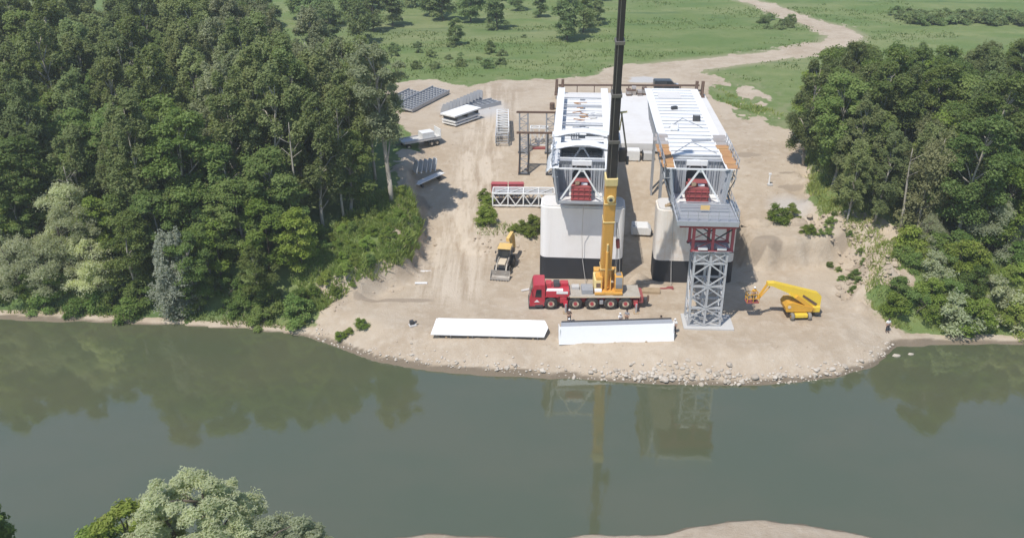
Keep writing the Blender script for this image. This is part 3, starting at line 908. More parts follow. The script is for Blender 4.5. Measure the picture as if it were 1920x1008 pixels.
for i in range(7):
    piece('rail_post', t, (-3.12 + 6.24 * i / 6, -5.05, 0.4), (-3.12 + 6.24 * i / 6, -5.05, 1.5), 0.05, 0.05, 'galvanised')
block('fascia', t, (0, -5.2, 0.12), (6.3, 0.06, 0.5), 'galvanised')
block('name_plate', t, (-0.05, -2.75, 0.95), (0.95, 0.06, 0.5), 'plate_yellow')
for s in (-1, 1):
    piece('knee_brace', t, (s * 3.0, -4.6, 0.3), (s * 2.2, -4.2, -0.25), 0.12, 0.12, 'dark_steel')

TX, TY, TZ = 21.2, 87.5, 1.8           # tower: middle of its front foot line
t = thing('red_trestle', 'red steel trestle frame between the lattice tower and the right girder', 'frame', (TX, TY, 10.95), rad(-1.5))
ys = (-0.1, 2.3)
block('head_plate', t, (-0.6, 0.9, 3.12), (6.2, 3.2, 0.22), 'red_oxide', 0.03)
for y in ys:
    piece('head_beam', t, (-3.75, y, 3.42), (2.6, y, 3.42), 0.3, 0.38, 'dark_steel')
    piece('top_beam', t, (-2.3, y, 2.85), (2.3, y, 2.85), 0.28, 0.3, 'red_steel')
    piece('foot_beam', t, (-2.25, y, 0.12), (2.25, y, 0.12), 0.26, 0.24, 'red_steel')
    for u in (-2.05, 0, 2.05):
        piece('column', t, (u, y, 0.2), (u, y, 2.75), 0.28, 0.28, 'red_steel')
        block('foot_plate', t, (u, y, 0.03), (0.5, 0.5, 0.06), 'dark_steel')
    piece('diagonal', t, (-1.95, y, 2.6), (-0.1, y, 1.3), 0.12, 0.12, 'dark_steel')
    piece('diagonal', t, (1.95, y, 2.6), (0.1, y, 1.3), 0.12, 0.12, 'dark_steel')
    piece('diagonal', t, (-1.95, y, 0.3), (-0.1, y, 1.2), 0.08, 0.08, 'red_steel')
    piece('diagonal', t, (1.95, y, 0.3), (0.1, y, 1.2), 0.08, 0.08, 'red_steel')
for u in (-2.05, 0, 2.05):
    piece('side_tie', t, (u, ys[0], 2.6), (u, ys[1], 2.6), 0.16, 0.16, 'red_steel')
for u in (-1.0, 1.0):
    block('bearing_pad', t, (u, 0.0, 0.42), (1.0, 0.8, 0.3), 'concrete_pale', 0.06)
for u in (-3.5, -1.6, 0.5, 2.4):
    piece('hanger', t, (u, -0.3, 3.5), (u, -0.3, 4.1), 0.14, 0.14, 'dark_steel')

t = thing('lattice_tower', 'tall grey lattice support tower standing on a white slab under the red trestle', 'tower', (TX, TY, TZ), rad(-1.5))
lev = [0.15, 2.35, 5.0, 7.75, 9.1]
for y in (0, 2.4):
    for u in (-1.78, 0, 1.78):
        piece('leg', t, (u * .96, y, 0), (u * .96, y, 9.15), 0.23, 0.23, 'tower_grey')
    for z in lev:
        piece('horizontal', t, (-1.78, y - 0.02, z), (1.78, y - 0.02, z), 0.2, 0.22, 'tower_grey')
    for a, b in (((0, 1), (1, 2), (2, 3)) if y == 0 else ((1, 2),)):
        z0, z1 = lev[a], lev[b]; zm = (z0 + z1) / 2
        for s in (-1, 1):
            piece('diagonal', t, (s * 0.05, y - 0.1, z1 - 0.1), (s * 1.72, y - 0.1, zm), 0.13, 0.13, 'tower_grey')
            piece('diagonal', t, (s * 1.72, y - 0.1, zm), (s * 0.05, y - 0.1, z0 + 0.1), 0.13, 0.13, 'tower_grey')
    for s in (-1, 1):
        piece('diagonal', t, (s * 0.1, y - 0.1, 7.9), (s * 1.72, y - 0.1, 9.0), 0.12, 0.12, 'tower_grey')
        piece('diagonal', t, (s * 1.72, y - 0.12, 7.9), (s * 0.1, y - 0.12, 9.0), 0.12, 0.12, 'tower_grey')
for u in (-1.78, 0, 1.78):
    for a in range(len(lev)):
        piece('side_horizontal', t, (u, 0, lev[a]), (u, 2.4, lev[a]), 0.11, 0.14, 'tower_grey')
        if a < len(lev) - 1:
            piece('side_diagonal', t, (u, 0, lev[a]), (u, 2.4, lev[a + 1]), 0.1, 0.1, 'tower_grey')
block('tower_head', t, (0, 1.2, 9.2), (4.1, 3.0, 0.1), 'galvanised')
for u in (-1.0, 1.0):
    for z in (0.7, 1.2, 1.7):
        piece('stored_bar', t, (u - 0.9, 0.4 + 0.5 * z, z), (u + 0.8, 0.6 + 0.5 * z, z + 0.1), 0.12, 0.12, 'galvanised')
o = MB().prism(rrect(2.75, 1.72, 0.1, 2), lambda u, v, z: Vector((u, v, z)), -0.25, 0.12).build('tower_slab', 'concrete')
o.location = (21.75, 88.5, 1.8); o.rotation_euler.z = rad(-3)
tag(o, 'low white concrete slab on the sand under the lattice tower', 'slab')

# ------------------------------------------------------------------ white steel segments on the shore
t = thing('steel_segment', 'long white steel segment tipped on its side, left of the pair on the shore', 'steel segment', (-2.3, 85.9, 1.75), rad(-2.6), 'white steel segments on the shore')
L = 12.35
prof = [(-1.25, 0.55), (1.15, 1.25), (1.2, 1.17), (-1.2, 0.42)]
MB().prism(prof, lambda u, v, x: Vector((x, u, v)), -L / 2 + 0.3, L / 2 - 0.35).build('top_plate', 'white_clean', t)
MB().prism([(-1.2, 0.42), (1.2, 1.12), (1.2, 0.2), (-1.05, 0.12)], lambda u, v, x: Vector((x, u * 0.93, v)), -L / 2 + 0.6, L / 2 - 0.8).build('shade_core', 'dark_steel', t)  # dark body paints in the black shadow below the tilted plate
MB().prism([(L / 2 - 0.36, -1.2), (L / 2 + 0.05, 0.1), (L / 2 - 0.3, 1.1)], lambda u, v, z: Vector((u, v, 0.55 + 0.29 * (v + 1.25) + z)), -0.06, 0.0).build('end_plate', 'white_clean', t)
MB().prism([(-L / 2 + 0.31, -1.25), (-L / 2 + 0.31, 1.1), (-L / 2 + 0.12, 1.1), (-L / 2 - 0.25, -1.25)], lambda u, v, z: Vector((u, v, 0.55 + 0.29 * (v + 1.25) + z)), -0.06, 0.0).build('end_plate', 'white_clean', t)
for k in range(5):
    x = -L / 2 + 1.4 + k * 2.35
    block('bearer', t, (x, -0.55, 0.12), (0.2, 1.1, 0.3), 'timber', 0.02)
    piece('web_rib', t, (x + 0.5, -1.08, 0.12), (x + 0.5, -1.2, 0.42), 0.06, 0.06, 'galvanised')
t = thing('steel_segment', 'white steel segment standing upright with a grey top edge, right of the shore pair', 'steel segment', (11.2, 84.4, 1.7), rad(3.6), 'white steel segments on the shore')
L = 12.45
MB().prism([(-0.35, 0.05), (0.05, 2.0), (0.11, 2.0), (-0.27, 0.05)], lambda u, v, x: Vector((x, u, v)), -L / 2, L / 2).build('face_plate', 'white_clean', t)
block('top_plate', t, (0.1, 0.62, 1.93), (L - 0.4, 1.0, 0.06), 'galvanised')
block('back_plate', t, (0.1, 1.12, 1.0), (L - 0.5, 0.06, 1.9), 'white_paint')
piece('edge_angle', t, (-L / 2 + 0.4, 1.15, 2.0), (L / 2 - 0.1, 1.15, 2.0), 0.12, 0.16, 'dark_steel')
piece('edge_angle', t, (-L / 2 + 0.4, 0.75, 2.0), (L / 2 - 0.1, 0.75, 2.0), 0.05, 0.1, 'box_grey')
for s in (-1, 1):
    block('end_plate', t, (s * (L / 2 - 0.1), 0.42, 0.95), (0.05, 1.2, 1.8), 'white_paint')
for k in range(3):
    block('bearer', t, (-3.6 + 3.4 * k, 0.4, 0.06), (0.22, 1.7, 0.22), 'timber', 0.02)

# ------------------------------------------------------------------ people
def skin_body(name, pts, edges, radii, mat, parent, lvl=1):
    me = bpy.data.meshes.new(name)
    me.from_pydata(pts, edges, [])
    o = bpy.data.objects.new(name, me); link(o, parent)
    md = o.modifiers.new('skin', 'SKIN')
    for i, r in enumerate(radii):
        me.skin_vertices[0].data[i].radius = (r, r) if not hasattr(r, '__len__') else r
    me.skin_vertices[0].data[0].use_root = True
    o.modifiers.new('sub', 'SUBSURF').levels = lvl
    o.modifiers['sub'].render_levels = lvl
    me.materials.append(MATS[mat])
    return o

def ensure_skin(me):
    pass

def person(loc, rz, label, shirt, trousers, hat, pose='stand', group='workers on the site'):
    t = thing('person', label, 'person', loc, rz, group)
    if pose == 'stand':
        hip, chest, neck, head = (0, 0, .93), (0, 0.02, 1.28), (0, 0.0, 1.48), (0, -.03, 1.62)
        kn = [(-.11, -.03, .5), (.12, -.05, .5)]; ft = [(-.13, .02, .09), (.15, -.02, .09)]
        el = [(-.27, .0, 1.13), (.27, .0, 1.13)]; hd = [(-.26, -.14, .88), (.25, -.18, .95)]
    elif pose == 'bend':
        hip, chest, neck, head = (0, .12, .86), (0, -.2, 1.08), (0, -.38, 1.12), (0, -.54, 1.1)
        kn = [(-.13, -.02, .46), (.14, .0, .46)]; ft = [(-.16, .1, .09), (.18, .14, .09)]
        el = [(-.24, -.36, .85), (.24, -.38, .85)]; hd = [(-.14, -.5, .6), (.15, -.52, .62)]
    else:   # stride
        hip, chest, neck, head = (0, 0, .9), (-.08, 0, 1.25), (-.1, 0.0, 1.45), (-.13, -.02, 1.59)
        kn = [(-.2, -.05, .5), (.16, .05, .47)]; ft = [(-.32, -.05, .09), (.36, .06, .1)]
        el = [(-.32, -.12, 1.1), (.2, .16, 1.1)]; hd = [(-.42, -.3, .95), (.3, .05, .92)]
    V = Vector
    sh = [V(chest) * .35 + V(neck) * .65 + V((s * .19, 0, -.02)) for s in (-1, 1)]
    hj = [V(hip) + V((s * .1, 0, -.05)) for s in (-1, 1)]
    pts = [V(hip), V(chest), V(neck), V(head)]
    ed = [(0, 1), (1, 2), (2, 3)]
    r = [.12, .14, .055, .095]
    for i in range(2):
        b = len(pts)
        pts += [hj[i], V(kn[i]), V(ft[i]), V(ft[i]) + V((0, -.16, -.04))]
        ed += [(0, b), (b, b + 1), (b + 1, b + 2), (b + 2, b + 3)]; r += [.09, .06, .045, .04]
        b = len(pts)
        pts += [sh[i], V(el[i]), V(hd[i]), V(hd[i]) + (V(hd[i]) - V(el[i])) * .35]
        ed += [(1, b), (b, b + 1), (b + 1, b + 2), (b + 2, b + 3)]; r += [.06, .043, .035, .03]
    skin_body('body', [tuple(p) for p in pts], ed, r, 'skin', t)
    up = [V(hip) + (V(chest) - V(hip)) * .15, V(chest), V(chest) * .25 + V(neck) * .75] + sh + [V(sh[i]) * .15 + V(el[i]) * .85 for i in range(2)]
    skin_body('shirt', [tuple(p) for p in up], [(0, 1), (1, 2), (1, 3), (1, 4), (3, 5), (4, 6)], [.15, .18, .09, .085, .085, .065, .065], shirt, t)
    tr = [V(hip) + V((0, 0, .06))] + hj + [V(k) for k in kn] + [V(f) + V((0, 0, .05)) for f in ft]
    skin_body('trousers', [tuple(p) for p in tr], [(0, 1), (0, 2), (1, 3), (2, 4), (3, 5), (4, 6)], [.15, .115, .115, .085, .085, .07, .07], trousers, t)
    h = V(head)
    MB().sphere(h + V((0, 0, .055)), (.125, .14, .1), 10, 7).build('hard_hat' if hat == 'helmet_white' else 'hair', hat, t, True)
    for f in ft:
        MB().box(V(f) + V((0, -.06, -.045)), (.1, .28, .09), None, .03).build('boot', 'cloth_dark', t)
    for s in (-1, 1):
        MB().sphere(h + V((s * .035, -.1, .01)), .014, 6, 5).build('eye', 'cloth_dark', t)
    MB().sphere(h + V((0, -.115, -.015)), .018, 6, 5).build('nose', 'skin', t)
    return t
person((6.2, 86.25, 1.8), 0.6, 'person in white shirt and hard hat at the left end of the upright white segment', 'cloth_white', 'cloth_grey', 'helmet_white')
person((6.35, 88.3, 1.8), 0.2, 'person in dark brown clothes standing between crane wheels and the white segment', 'cloth_brown', 'cloth_dark', 'helmet_white')
person((12.0, 87.6, 1.8), 0.5, 'person in white shirt leaning over behind the upright white segment', 'cloth_white', 'cloth_grey', 'helmet_white', 'stride')
person((12.75, 88.2, 1.8), -0.4, 'person in grey clothes standing by the rear wheel of the crane', 'cloth_grey', 'cloth_brown', 'hair_dark')
person((16.3, 86.9, 1.8), 0.1, 'person in dark clothes near the right end of the upright white segment', 'cloth_brown', 'cloth_dark', 'hair_dark')
person((17.2, 86.6, 1.8), 0.9, 'person all in white at the right end of the upright white segment', 'cloth_white', 'cloth_white', 'helmet_white', 'bend')
person((17.75, 86.2, 1.8), -0.7, 'person in white shirt and dark trousers beside the one all in white', 'cloth_white', 'cloth_dark', 'helmet_white')
person((41.7, 87.75, hz(41.7, 87.75)), 0.2, 'person in white shirt and black trousers alone on the right river bank', 'cloth_white', 'cloth_dark', 'hair_dark', group='people on the bank')

# ------------------------------------------------------------------ mobile crane
CR = thing('mobile_crane', 'red five-axle mobile crane with a tall yellow and black telescopic boom', 'crane', (2.0, 91.35, 1.8))
def wheel(x, y, side):
    wmesh = MB()
    n = 20
    prof = [(0.40, -0.02), (0.70, -0.02), (0.775, 0.05), (0.78, 0.19), (0.775, 0.36), (0.70, 0.42), (0.40, 0.42)]
    vs = []
    for k in range(n):
        a = 2 * math.pi * k / n
        for r_, yy in prof: vs.append((r_ * math.cos(a), yy * side, r_ * math.sin(a)))
    m_ = len(prof)
    fs = [(k * m_ + j, k * m_ + j + 1, ((k + 1) % n) * m_ + j + 1, ((k + 1) % n) * m_ + j) for k in range(n) for j in range(m_ - 1)]
    wmesh.add(vs, fs)
    o = wmesh.build('wheel', 'tyre', CR, True); o.location = (x, y, 0.78)
    MB().cyl((0, 0.06 * side, 0), (0, 0.3 * side, 0), 0.42, 0.38, 18).build('rim', 'rim_cream', o)
    MB().cyl((0, 0.0 * side, 0), (0, 0.2 * side, 0), 0.21, 0.24, 12).build('hub', 'hub_red', o)
    return o
WX_ = (2.44, 5.24, 7.13, 9.26, 10.96)
for x in WX_:
    wheel(x, 0.0, 1)
    wheel(x, 2.75, -1)
m = MB()
m.box((7.55, 1.38, 1.1), (10.0, 1.5, 0.75), None, 0.04)
m.box((1.3, 1.38, 0.95), (2.3, 2.2, 0.6), None, 0.05)
m.build('chassis', 'crane_red', CR)
m = MB()
m.box((8.55, 1.38, 1.76), (8.1, 2.8, 0.12), None, 0.02)
m.build('deck', 'crane_deck', CR)
for x in WX_:
    block('mudguard', CR, (x, 0.3, 1.66), (1.72, 0.56, 0.05), 'crane_red' if x < 4 else 'crane_deck')
piece('deck_edge', CR, (4.6, -0.04, 1.68), (12.55, -0.04, 1.68), 0.05, 0.12, 'rim_cream')
# driver's cab
cabp = [(0.0, 0.45), (0.0, 1.35), (0.42, 3.05), (0.6, 3.2), (1.72, 3.2), (1.78, 3.1), (1.78, 0.55), (1.6, 0.45)]
cb = MB().prism(cabp, lambda u, v, y: Vector((u, y, v)), 0.05, 2.7).build('cab', 'crane_red', CR)
bv = cb.modifiers.new('bevel', 'BEVEL'); bv.width = 0.06; bv.segments = 2; bv.limit_method = 'ANGLE'
MB().prism([(0.62, 1.65), (0.78, 2.6), (1.35, 2.6), (1.35, 1.65)], lambda u, v, y: Vector((u, y, v)), 0.02, 0.045).build('side_window', 'dark_glass', cb)
MB().prism([(0.07, 1.5), (0.4, 2.85), (0.36, 2.87), (0.03, 1.5)], lambda u, v, y: Vector((u - 0.02, y, v)), 0.25, 2.5).build('windscreen', 'dark_glass', cb)
block('bumper', CR, (0.35, 1.38, 0.38), (0.9, 2.6, 0.45), 'dark_steel', 0.04)
block('step', CR, (1.1, 0.12, 0.5), (0.9, 0.25, 0.3), 'dark_steel', 0.03)
MB().prism([(0.5, 1.0), (0.85, 1.3), (1.15, 1.0)], lambda u, v, y: Vector((u, y, v)), 0.03, 0.047).build('door_emblem', 'white_paint', cb)
block('headlight', cb, (-0.02, 0.35, 0.8), (0.06, 0.4, 0.2), 'cab_glass', 0.01)
block('headlight', cb, (-0.02, 2.4, 0.8), (0.06, 0.4, 0.2), 'cab_glass', 0.01)
piece('mirror_arm', cb, (0.4, 0.0, 2.8), (0.15, -0.2, 2.9), 0.04, 0.04, 'dark_steel')
block('mirror', cb, (0.15, -0.22, 2.6), (0.08, 0.18, 0.45), 'dark_steel', 0.02)
# engine hood and boxes behind the cab
block('engine_hood', CR, (3.2, 1.38, 2.0), (2.7, 2.6, 0.75), 'crane_red', 0.1)
block('hood_panel', CR, (2.85, 0.42, 2.39), (1.9, 0.62, 0.03), 'white_paint')
block('hood_panel', CR, (3.7, 0.055, 2.2), (1.3, 0.03, 0.3), 'white_paint')
block('exhaust_box', CR, (3.1, 1.5, 2.65), (0.7, 0.9, 0.6), 'dark_steel', 0.06)
block('air_box', CR, (2.2, 1.6, 2.6), (0.7, 1.0, 0.5), 'crane_red', 0.08)
block('air_box', CR, (4.0, 1.8, 2.55), (0.9, 0.9, 0.4), 'crane_red', 0.08)
block('side_box', CR, (3.85, 0.15, 1.25), (0.75, 0.3, 0.7), 'crane_red', 0.03)
block('tool_locker', CR, (6.6, 1.2, 2.1), (1.3, 1.6, 0.55), 'galvanised', 0.05)
block('tool_locker', CR, (5.3, 1.9, 2.0), (0.9, 0.8, 0.4), 'concrete', 0.05)
block('fuel_tank', CR, (8.2, 0.25, 0.95), (0.42, 0.4, 0.5), 'galvanised', 0.05)
for x in (4.1, 12.1):
    block('outrigger_box', CR, (x, 1.38, 0.95), (0.5, 2.9, 0.5), 'crane_red' if x < 6 else 'red_oxide', 0.03)
    for s, y in ((-1, -0.75), (1, 3.5)):
        piece('outrigger_beam', CR, (x, 1.38, 0.9), (x, y, 0.9), 0.32, 0.3, 'crane_red')
        MB().cyl((x, y, 0.1), (x, y, 1.15), 0.11, 0.11, 10).build('outrigger_jack', 'galvanised', CR)
        block('outrigger_pad', CR, (x, y, 0.06), (0.6, 0.6, 0.12), 'timber', 0.02)
block('rear_box', CR, (12.75, 1.38, 1.2), (0.5, 2.3, 0.8), 'red_oxide', 0.04)
block('rear_hook_box', CR, (13.3, 0.9, 0.8), (0.7, 0.6, 0.6), 'dark_steel', 0.05)
piece('rear_horn', CR, (13.6, 0.7, 0.8), (13.6, 0.7, 1.5), 0.2, 0.3, 'rust')
# turning superstructure
tb = block('slewing_platform', CR, (8.9, 1.45, 1.98), (3.0, 2.6, 0.34), 'crane_yellow', 0.06)
MB().cyl((8.8, 1.45, 1.8), (8.8, 1.45, 1.86), 1.2, 1.2, 24).build('slewing_ring', 'dark_steel', CR)
block('engine_house', CR, (7.85, 1.95, 2.75), (0.95, 2.2, 1.3), 'crane_cream', 0.1)
block('engine_house_lid', CR, (7.95, 1.5, 3.55), (0.8, 1.3, 0.5), 'crane_yellow', 0.12)
block('white_locker', CR, (7.8, 0.45, 2.3), (0.8, 0.5, 0.28), 'white_paint', 0.05)
block('front_step', CR, (8.0, 0.25, 2.05), (1.1, 0.35, 0.3), 'crane_yellow', 0.03)
block('front_step', CR, (10.0, 0.2, 2.05), (1.1, 0.4, 0.25), 'crane_yellow', 0.03)
block('service_hatch', CR, (7.85, 0.83, 2.75), (0.5, 0.05, 0.5), 'rust', 0.02)
for u in (8.2, 9.2):
    MB().prism([(0.6, 2.1), (3.3, 2.1), (3.1, 3.6), (1.9, 4.6), (1.1, 4.6)], lambda y, z, x, u=u: Vector((u + x, y, z)), -0.06, 0.06).build('boom_bracket', 'crane_yellow', CR)
oc = MB().prism([(0.35, 2.2), (0.35, 3.05), (0.62, 3.95), (1.9, 3.95), (2.0, 2.2)], lambda y, z, x: Vector((x, y, z)), 9.68, 10.6).build('operator_cab', 'crane_yellow', CR)
bv = oc.modifiers.new('bevel', 'BEVEL'); bv.width = 0.06; bv.segments = 2; bv.limit_method = 'ANGLE'
MB().prism([(0.31, 2.6), (0.31, 3.06), (0.56, 3.86), (0.59, 3.85), (0.345, 3.05), (0.345, 2.6)], lambda y, z, x: Vector((x, y, z)), 9.76, 10.52).build('cab_window', 'cab_glass', oc)
MB().prism([(0.5, 2.6), (0.5, 3.1), (0.72, 3.82), (1.75, 3.82), (1.8, 2.6)], lambda y, z, x: Vector((x, y, z)), 10.6, 10.63).build('cab_window', 'dark_glass', oc)
block('roof_hatch', oc, (10.14, 1.25, 3.97), (0.6, 0.8, 0.05), 'cab_glass', 0.02)
block('counterweight', CR, (8.9, 4.0, 2.7), (2.7, 1.1, 1.3), 'crane_yellow', 0.08)
block('winch_housing', CR, (8.75, 3.2, 2.6), (1.5, 0.9, 0.8), 'crane_yellow', 0.08)
MB().cyl((8.1, 3.2, 3.2), (9.4, 3.2, 3.2), 0.42, 0.42, 14).build('winch_drum', 'dark_steel', CR)
# telescopic boom
B0 = Vector((8.68, 2.0, 2.9))
BD = (Vector((10.20, 86.2, 37.1)) - (Vector((2.0, 91.35, 1.8)) + B0)).normalized()
BR = bar_rot(BD)
def boom_part(name, a, b, w_, h_, mat, ch=0.1):
    m = MB(); m.box(B0 + BD * (a + b) / 2, (w_, h_, b - a), BR, ch)
    return m.build(name, mat, CR)
b1 = boom_part('boom_base_section', -1.2, 14.0, 1.22, 1.35, 'crane_yellow', 0.16)
boom_part('boom_nose_frame', 13.2, 14.1, 1.34, 1.5, 'crane_cream', 0.08)
secs = [(13.9, 18.6, 1.02, 1.14), (18.3, 23.8, 0.9, 1.0), (23.4, 29.3, 0.78, 0.87), (29.0, 36.5, 0.66, 0.75), (36.0, 44.0, 0.55, 0.62)]
for a, b, w_, h_ in secs:
    bs = boom_part('boom_section', a, b, w_, h_, 'boom_black', 0.09)
    cl = MB(); cl.box(B0 + BD * (b - 0.18), (w_ + 0.16, h_ + 0.16, 0.36), BR, 0.04); cl.build('section_collar', 'boom_edge', bs)
    for u in (-0.2,):
        q = MB(); q.box(B0 + BR @ Vector((u * w_, -h_ / 2 - 0.012, 0)) + BD * (a + b) / 2, (0.07, 0.03, b - a - 0.5), BR); q.build('boom_highlight_strip', 'boom_edge', bs)  # pale strips paint the highlight lines along the black boom
    q = MB(); q.box(B0 + BR @ Vector((u * w_, h_ / 2 + 0.012, 0)) + BD * (a + b) / 2, (0.07, 0.03, b - a - 0.5), BR); q.build('boom_highlight_strip', 'boom_edge', bs)
boom_part('boom_head', 43.8, 45.0, 0.9, 1.1, 'crane_yellow', 0.1)
for z in (2.0, 8.5, 10.9):
    q = MB(); q.box(B0 + BD * z, (1.3, 1.43, 0.16), BR, 0.03); q.build('boom_rib', 'crane_cream', b1)
fdir = BR @ Vector((0, 1, 0))
if fdir.y > 0: fdir = -fdir
MB().cyl(B0 + BD * 11.6 + fdir * 0.66, B0 + BD * 11.6 + fdir * 0.9, 0.42, 0.42, 14).build('boom_sheave', 'crane_cream', b1)
MB().cyl(B0 + BD * 11.6 + fdir * 0.9, B0 + BD * 11.6 + fdir * 0.96, 0.2, 0.2, 12).build('sheave_hub', 'dark_steel', b1)
MB().cyl(Vector((8.7, 0.75, 2.15)), B0 + BD * 4.6 + fdir * 0.8, 0.17, 0.17, 12).build('lift_cylinder', 'crane_yellow', CR)
MB().cyl(B0 + BD * 4.4 + fdir * 0.8, B0 + BD * 5.6 + fdir * 0.76, 0.11, 0.11, 12).build('lift_piston', 'crane_cream', CR)
# stowed jib and hook block at the right side of the boom
xd = BR @ Vector((1, 0, 0))
if xd.x < 0: xd = -xd
J0 = B0 + BD * 21.6 + xd * 0.6
J1 = B0 + BD * 17.4 + xd * 1.35
piece('stowed_jib_strut', CR, J0, J1, 0.17, 0.17, 'boom_edge')
piece('stowed_jib_strut', CR, J0 + xd * 0.1, B0 + BD * 19.5 + xd * 0.55, 0.12, 0.12, 'crane_cream')
piece('stowed_jib_arm', CR, B0 + BD * 21.5 + xd * 0.3, B0 + BD * 21.6 + xd * 1.2, 0.16, 0.16, 'crane_cream')
hb = MB(); hb.box(B0 + BD * 16.6 + xd * 1.05, (0.8, 0.5, 1.5), BR, 0.08); hb.build('hook_block', 'boom_black', CR)
hb = MB(); hb.box(B0 + BD * 15.9 + xd * 1.55, (0.3, 0.3, 0.9), BR, 0.04); hb.build('hook', 'dark_steel', CR)
for k, (dx, z0) in enumerate(((1.0, 2.2), (1.5, 2.0), (0.78, 3.0))):
    pts = [B0 + Vector((dx + 0.2, 0.0, -0.2)), B0 + BD * 4 + xd * (0.75 + 0.5 * dx), B0 + BD * 8 + xd * (0.72 + 0.2 * dx)]
    MB().tube(pts, [0.035] * 3, 5).build('boom_rope', 'rope', CR)
MB().cyl(B0 + BD * 4.6 + xd * 1.25, B0 + BD * 5.7 + xd * 1.15, 0.22, 0.22, 10).build('rope_reel', 'red_oxide', CR)
piece('beacon_post', CR, (9.75, 1.4, 3.9), (9.75, 1.4, 4.6), 0.12, 0.12, 'crane_cream')

# ------------------------------------------------------------------ backhoe loader
BH = thing('backhoe_loader', 'dusty yellow backhoe loader facing the river with its wide front bucket on the ground', 'loader', (-0.95, 102.3, hz(-0.95, 101)), rad(-10))
def simple_wheel(par, x, y, r, wd, mat='tyre', rim='rim_cream'):
    m = MB(); n = 16
    prof = [(r * .5, -wd / 2), (r * .9, -wd / 2), (r, -wd * .36), (r, wd * .36), (r * .9, wd / 2), (r * .5, wd / 2)]
    vs = [(xx, rr * math.cos(2 * math.pi * k / n), rr * math.sin(2 * math.pi * k / n)) for k in range(n) for rr, xx in prof]
    q = len(prof)
    m.add(vs, [(k * q + j, k * q + j + 1, ((k + 1) % n) * q + j + 1, ((k + 1) % n) * q + j) for k in range(n) for j in range(q - 1)])
    o = m.build('wheel', mat, par, True); o.location = (x, y, r)
    MB().cyl((-wd * .35, 0, 0), (wd * .35, 0, 0), r * .55, r * .55, 12).build('rim', rim, o)
    return o
for sx in (-1, 1):
    simple_wheel(BH, sx * 0.92, 0.9, 0.74, 0.46)
    simple_wheel(BH, sx * 0.85, -1.25, 0.48, 0.36)
block('chassis', BH, (0, -0.2, 0.75), (1.1, 3.6, 0.5), 'dark_steel', 0.05)
block('engine_hood', BH, (0, -1.25, 1.3), (0.95, 1.6, 0.7), 'rim_cream', 0.12)
block('grille', BH, (0, -2.07, 1.2), (0.8, 0.05, 0.5), 'dark_steel')
cab = block('cab', BH, (0, 0.5, 1.35), (1.6, 1.5, 0.6), 'dark_steel', 0.05)
for sx in (-0.74, 0.74):
    for y in (-0.2, 1.2):
        piece('cab_post', BH, (sx, y, 1.6), (sx * .95, y, 2.75), 0.09, 0.09, 'dark_steel')
    MB().box((sx * 0.985, 0.5, 2.2), (0.03, 1.25, 1.0)).build('side_glass', 'dark_glass', BH)
MB().box((0, -0.2, 2.2), (1.35, 0.03, 1.0)).build('front_glass', 'dark_glass', BH)
block('seat', BH, (0, 0.6, 1.9), (0.5, 0.5, 0.7), 'dark_steel', 0.06)
block('cab_roof', BH, (0, 0.5, 2.82), (1.65, 1.75, 0.14), 'loader_yellow', 0.06)
# front loader: arms and bucket
for sx in (-0.62, 0.62):
    piece('loader_arm', BH, (sx, 0.0, 1.55), (sx, -1.7, 1.35), 0.16, 0.28, 'bucket_grey')
    piece('loader_arm', BH, (sx, -1.65, 1.4), (sx, -2.65, 0.5), 0.16, 0.26, 'bucket_grey')
    MB().cyl((sx, -0.7, 0.95), (sx, -1.9, 1.1), 0.07, 0.05, 8).build('arm_cylinder', 'galvanised', BH)
bk = MB()
prof = [(-2.55, 0.95), (-2.62, 0.25), (-2.9, 0.05), (-3.45, 0.03), (-3.45, 0.08), (-2.93, 0.12), (-2.7, 0.3), (-2.63, 0.95)]
bk.prism(prof, lambda y, z, x: Vector((x, y, z)), -1.18, 1.18)
for sx in (-1.2, 1.17):
    bk.prism([(-2.6, 0.95), (-2.63, 0.25), (-2.9, 0.04), (-3.42, 0.04)], lambda y, z, x, s=sx: Vector((x + s, y, z)), 0.0, 0.04)
bko = bk.build('bucket', 'bucket_grey', BH)
for k in range(7):
    piece('bucket_tooth', bko, (-1.05 + .35 * k, -3.42, 0.06), (-1.05 + .35 * k, -3.62, 0.05), 0.09, 0.05, 'dark_steel')
# rear hoe, folded up
piece('hoe_boom', BH, (0.35, 1.9, 0.9), (0.45, 2.9, 3.5), 0.34, 0.46, 'loader_yellow')
piece('hoe_dipper', BH, (0.45, 2.95, 3.6), (0.2, 1.2, 3.35), 0.4, 0.5, 'loader_yellow')
piece('hoe_dipper', BH, (0.6, 3.0, 3.4), (0.7, 3.3, 1.5), 0.28, 0.36, 'loader_yellow')
block('hoe_bucket', BH, (0.42, 3.2, 1.2), (0.7, 0.7, 0.6), 'bucket_grey', 0.06)
piece('hoe_frame', BH, (-1.0, 1.85, 0.7), (1.0, 1.85, 0.7), 0.2, 0.4, 'dark_steel')
for sx in (-1.15, 1.15):
    piece('stabiliser_leg', BH, (sx * 0.85, 1.9, 0.9), (sx * 1.25, 2.0, 0.1), 0.14, 0.14, 'galvanised')
    block('stabiliser_foot', BH, (sx * 1.27, 2.0, 0.06), (0.4, 0.35, 0.1), 'bucket_grey', 0.02)
for sx in (-0.95, 0.98):
    piece('mirror_arm', BH, (sx * .8, -0.25, 2.4), (sx * 1.05, -0.4, 2.4), 0.04, 0.04, 'dark_steel')
    block('mirror', BH, (sx * 1.08, -0.42, 2.35), (0.16, 0.05, 0.3), 'dark_steel')

